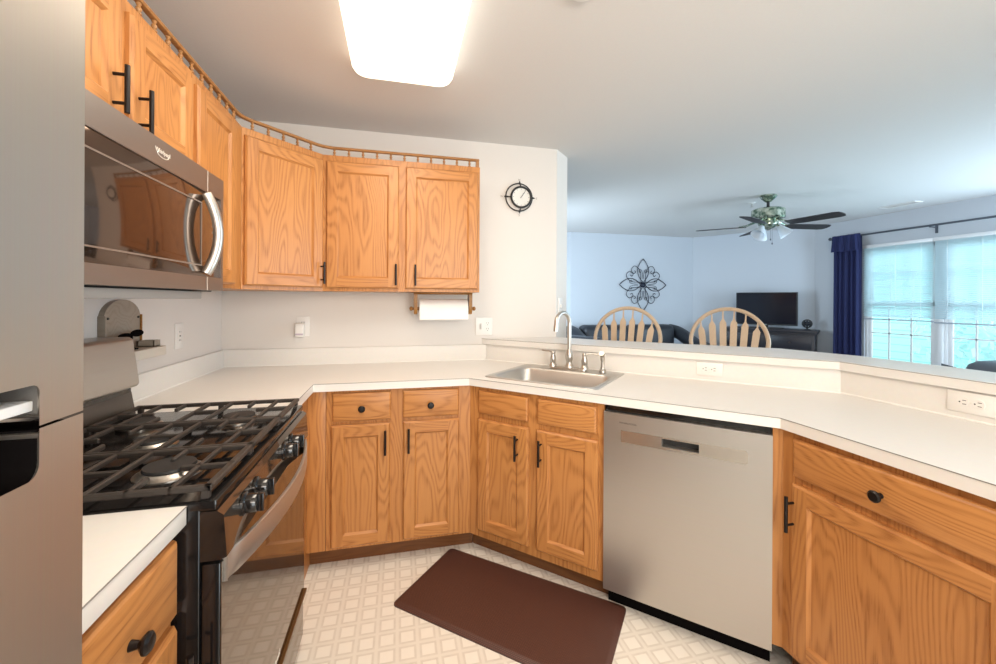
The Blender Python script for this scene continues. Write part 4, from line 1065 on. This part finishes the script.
# curtain and rod
cu = thing('curtain', 'navy velvet curtain panel gathered at the left side of the window', 'curtain')
def cloth(y0, y1, z0, z1, x, amp, waves, flare=0.0, th=0.004, zseg=18):
    m = MB(); N = 90; g = []
    for side in (0, 1):
        rows = []
        for j in range(zseg + 1):
            t = j / zseg; row = []
            for i in range(N + 1):
                s = i / N; yc = (y0 + y1)/2; hw = (y1 - y0)/2*(1 + flare*(1 - t))
                yy = yc + (s*2 - 1)*hw
                xx = x + amp*(0.7 + 0.3*(1 - t))*math.sin(s*waves*2*PI + 0.7*math.sin(5*s) + 0.25*t) + amp*0.35*math.sin(s*waves*4.7*PI + 1.1) + side*th
                row.append(m.bm.verts.new((xx, yy, z0 + (z1 - z0)*t)))
            rows.append(row)
        g.append(rows)
    for rows in g:
        for A, B in zip(rows, rows[1:]):
            for i in range(N): m.bm.faces.new((A[i], A[i+1], B[i+1], B[i]))
    for j in range(zseg):
        for i in (0, N): m.bm.faces.new((g[0][j][i], g[0][j+1][i], g[1][j+1][i], g[1][j][i]))
    for j in (0, zseg):
        for i in range(N): m.bm.faces.new((g[0][j][i], g[0][j][i+1], g[1][j][i+1], g[1][j][i]))
    return m
cloth(3.985, 4.315, 0.03, 2.165, XW - 0.075, 0.020, 5).build('drape', NAVY, cu, smooth=70)
cloth(3.965, 4.300, 1.975, 2.185, XW - 0.128, 0.012, 4, 0.10, zseg=8).build('valance_flap', NAVY, cu, smooth=70)
cr_ = thing('curtain_rod', 'dark grey curtain rod with end finial above the window blinds', 'curtain rod')
MB().tube([(XW - 0.10, 4.335, 2.160), (XW - 0.10, 2.15, 2.160)], 0.011, 12).build('rod', RODM, cr_)
MB().sphere((XW - 0.10, 4.352, 2.160), 0.022, 14).build('finial', RODM, cr_)
for yy in (4.325, 3.275, 2.2):
    m = MB(); m.box((XW - 0.006, yy - 0.012, 2.08), (XW, yy + 0.012, 2.165)); m.box((XW - 0.11, yy - 0.006, 2.138), (XW - 0.004, yy + 0.006, 2.148)); m.build('bracket', RODM, cr_)

# blinds: two units hung inside the opening
def blind(y0, y1, zb, label):
    t = thing('window_blind', label, 'blind')
    x = XW - 0.022
    MB().box((x - 0.022, y0, WZ1 - 0.04), (x + 0.018, y1, WZ1 - 0.001), 0.003).build('headrail', TRIMW, t)
    m = MB(); zt = WZ1 - 0.05; n = int((zt - zb) / 0.0215)
    for k in range(n):
        z = zt - k*0.0215
        m.face([(x - 0.0125, y0 + 0.004, z + 0.0094), (x - 0.0125, y1 - 0.004, z + 0.0094), (x, y1 - 0.004, z + 0.0012), (x, y0 + 0.004, z + 0.0012)])
        m.face([(x, y0 + 0.004, z + 0.0012), (x, y1 - 0.004, z + 0.0012), (x + 0.0125, y1 - 0.004, z - 0.0094), (x + 0.0125, y0 + 0.004, z - 0.0094)])
    m.build('slats', BLIND, t, smooth=0)
    MB().box((x - 0.012, y0 + 0.003, zb - 0.016), (x + 0.012, y1 - 0.003, zb), 0.003).build('bottom_rail', mat('blind_rail_grey', (0.42, 0.46, 0.52), 0.5), t)
    m = MB()
    for f in (0.15, 0.5, 0.85):
        yy = y0 + (y1 - y0)*f; m.tube([(x - 0.014, yy, WZ1 - 0.04), (x - 0.014, yy, zb - 0.005)], 0.0012, 5)
    m.build('ladder_cord', WPLAST, t)
    return t
blind(3.288, 3.995, 1.112, 'white slatted blind on the left window unit beside the navy curtain')
blind(2.495, 3.282, 1.100, 'white slatted blind on the right window unit')

# ------------------------------------------------------------------ bar stools
def stool(label):
    t = thing('bar_stool', label, 'stool', group=None)
    SH = 0.76
    m = MB(); prof = [(0.0, SH - 0.03), (0.185, SH - 0.03), (0.205, SH - 0.015), (0.205, SH - 0.004), (0.185, SH + 0.004), (0.0, SH - 0.004)]
    m.lathe(prof, 36); m.build('seat', BLOND, t)
    feet = []
    for sx in (-1, 1):
        for sy in (-1, 1):
            a, b = Vector((sx*0.12, sy*0.12, SH - 0.028)), Vector((sx*0.215, sy*0.215, 0.0))
            pts = [a.lerp(b, k/8) for k in range(9)]
            MB().tube(pts, [0.015, 0.019, 0.021, 0.016, 0.020, 0.021, 0.018, 0.016, 0.013], 12).build('leg', BLOND, t)
    for z, sides in ((0.24, 'x'), (0.36, 'y')):
        k = (SH - 0.028 - z) / (SH - 0.028); d = 0.12 + 0.095*k
        for s in (-1, 1):
            p = ((-d, s*d, z), (d, s*d, z)) if sides == 'x' else ((s*d, -d, z), (s*d, d, z))
            MB().tube([p[0], Vector(p[0]).lerp(Vector(p[1]), 0.5), p[1]], [0.009, 0.013, 0.009], 10).build('stretcher', BLOND, t)
    # hoop back: a bent bow, tilted away from the seat (local +y is the back)
    hw, hb, top, tilt = 0.228, 0.165, 1.264, 0.12
    def yb(z): return 0.165 + (z - SH)*tilt/0.5
    pts = []
    for i in range(33):
        a = PI * i / 32
        z = 1.045 + (top - 1.045)*math.sin(a); pts.append((hw*math.cos(a), yb(z), z))
    pts = [(hb, yb(SH) , SH - 0.004), (hb + 0.030, yb(0.9), 0.9), (hw - 0.006, yb(0.99), 0.99)] + pts + [(-hw + 0.006, yb(0.99), 0.99), (-hb - 0.030, yb(0.9), 0.9), (-hb, yb(SH), SH - 0.004)]
    MB().tube(pts, 0.0135, 12).build('back_hoop', BLOND, t)
    for k in range(6):
        u = (k - 2.5)/2.5; xt = u*0.172; xb_ = u*0.118
        zt = 1.045 + (top - 1.045)*math.sqrt(max(0, 1 - (xt/hw)**2)) - 0.002
        tip = zt; flat0, flat1 = SH + 0.14, 1.170 - 0.055*abs(u)**2.2
        def X(z): return xb_ + (xt - xb_)*(z - SH)/(zt - SH)
        wv = 0.0195
        out = []
        zz = [(SH - 0.004, 0.006), (flat0 - 0.03, 0.007), (flat0 + 0.03, wv), (flat1, wv + 0.001), (flat1 + 0.028, 0.005), (tip, 0.004)]
        L = [(X(z) - w_, z) for z, w_ in zz]; R = [(X(z) + w_, z) for z, w_ in reversed(zz)]
        m = MB(); m.prism(L + R, -0.0045, 0.0045, axis='y')
        for v in m.bm.verts: v.co.y += yb(v.co.z)
        m.build('arrow_slat', BLOND, t, smooth=30)
    return t
BN = 0.24
def place_stool(o, lcoord, s):
    # hoop plane on the line x+y = s, lcoord = difference x-y over root 2
    x, y = (s + lcoord)/2, (s - lcoord)/2
    o.rotation_euler = (0, 0, -R45)
    o.location = (x - 0.245/2**0.5, y - 0.245/2**0.5, 0)
st1 = stool('blond wood bar stool with arrow-slat back behind the bar, nearer the faucet')
st2 = copy_tree(st1); st2['label'] = 'blond wood bar stool with arrow-slat back behind the bar, in front of the television'
place_stool(st1, -1.087*0.97, 4.23); place_stool(st2, -0.170, 4.50)
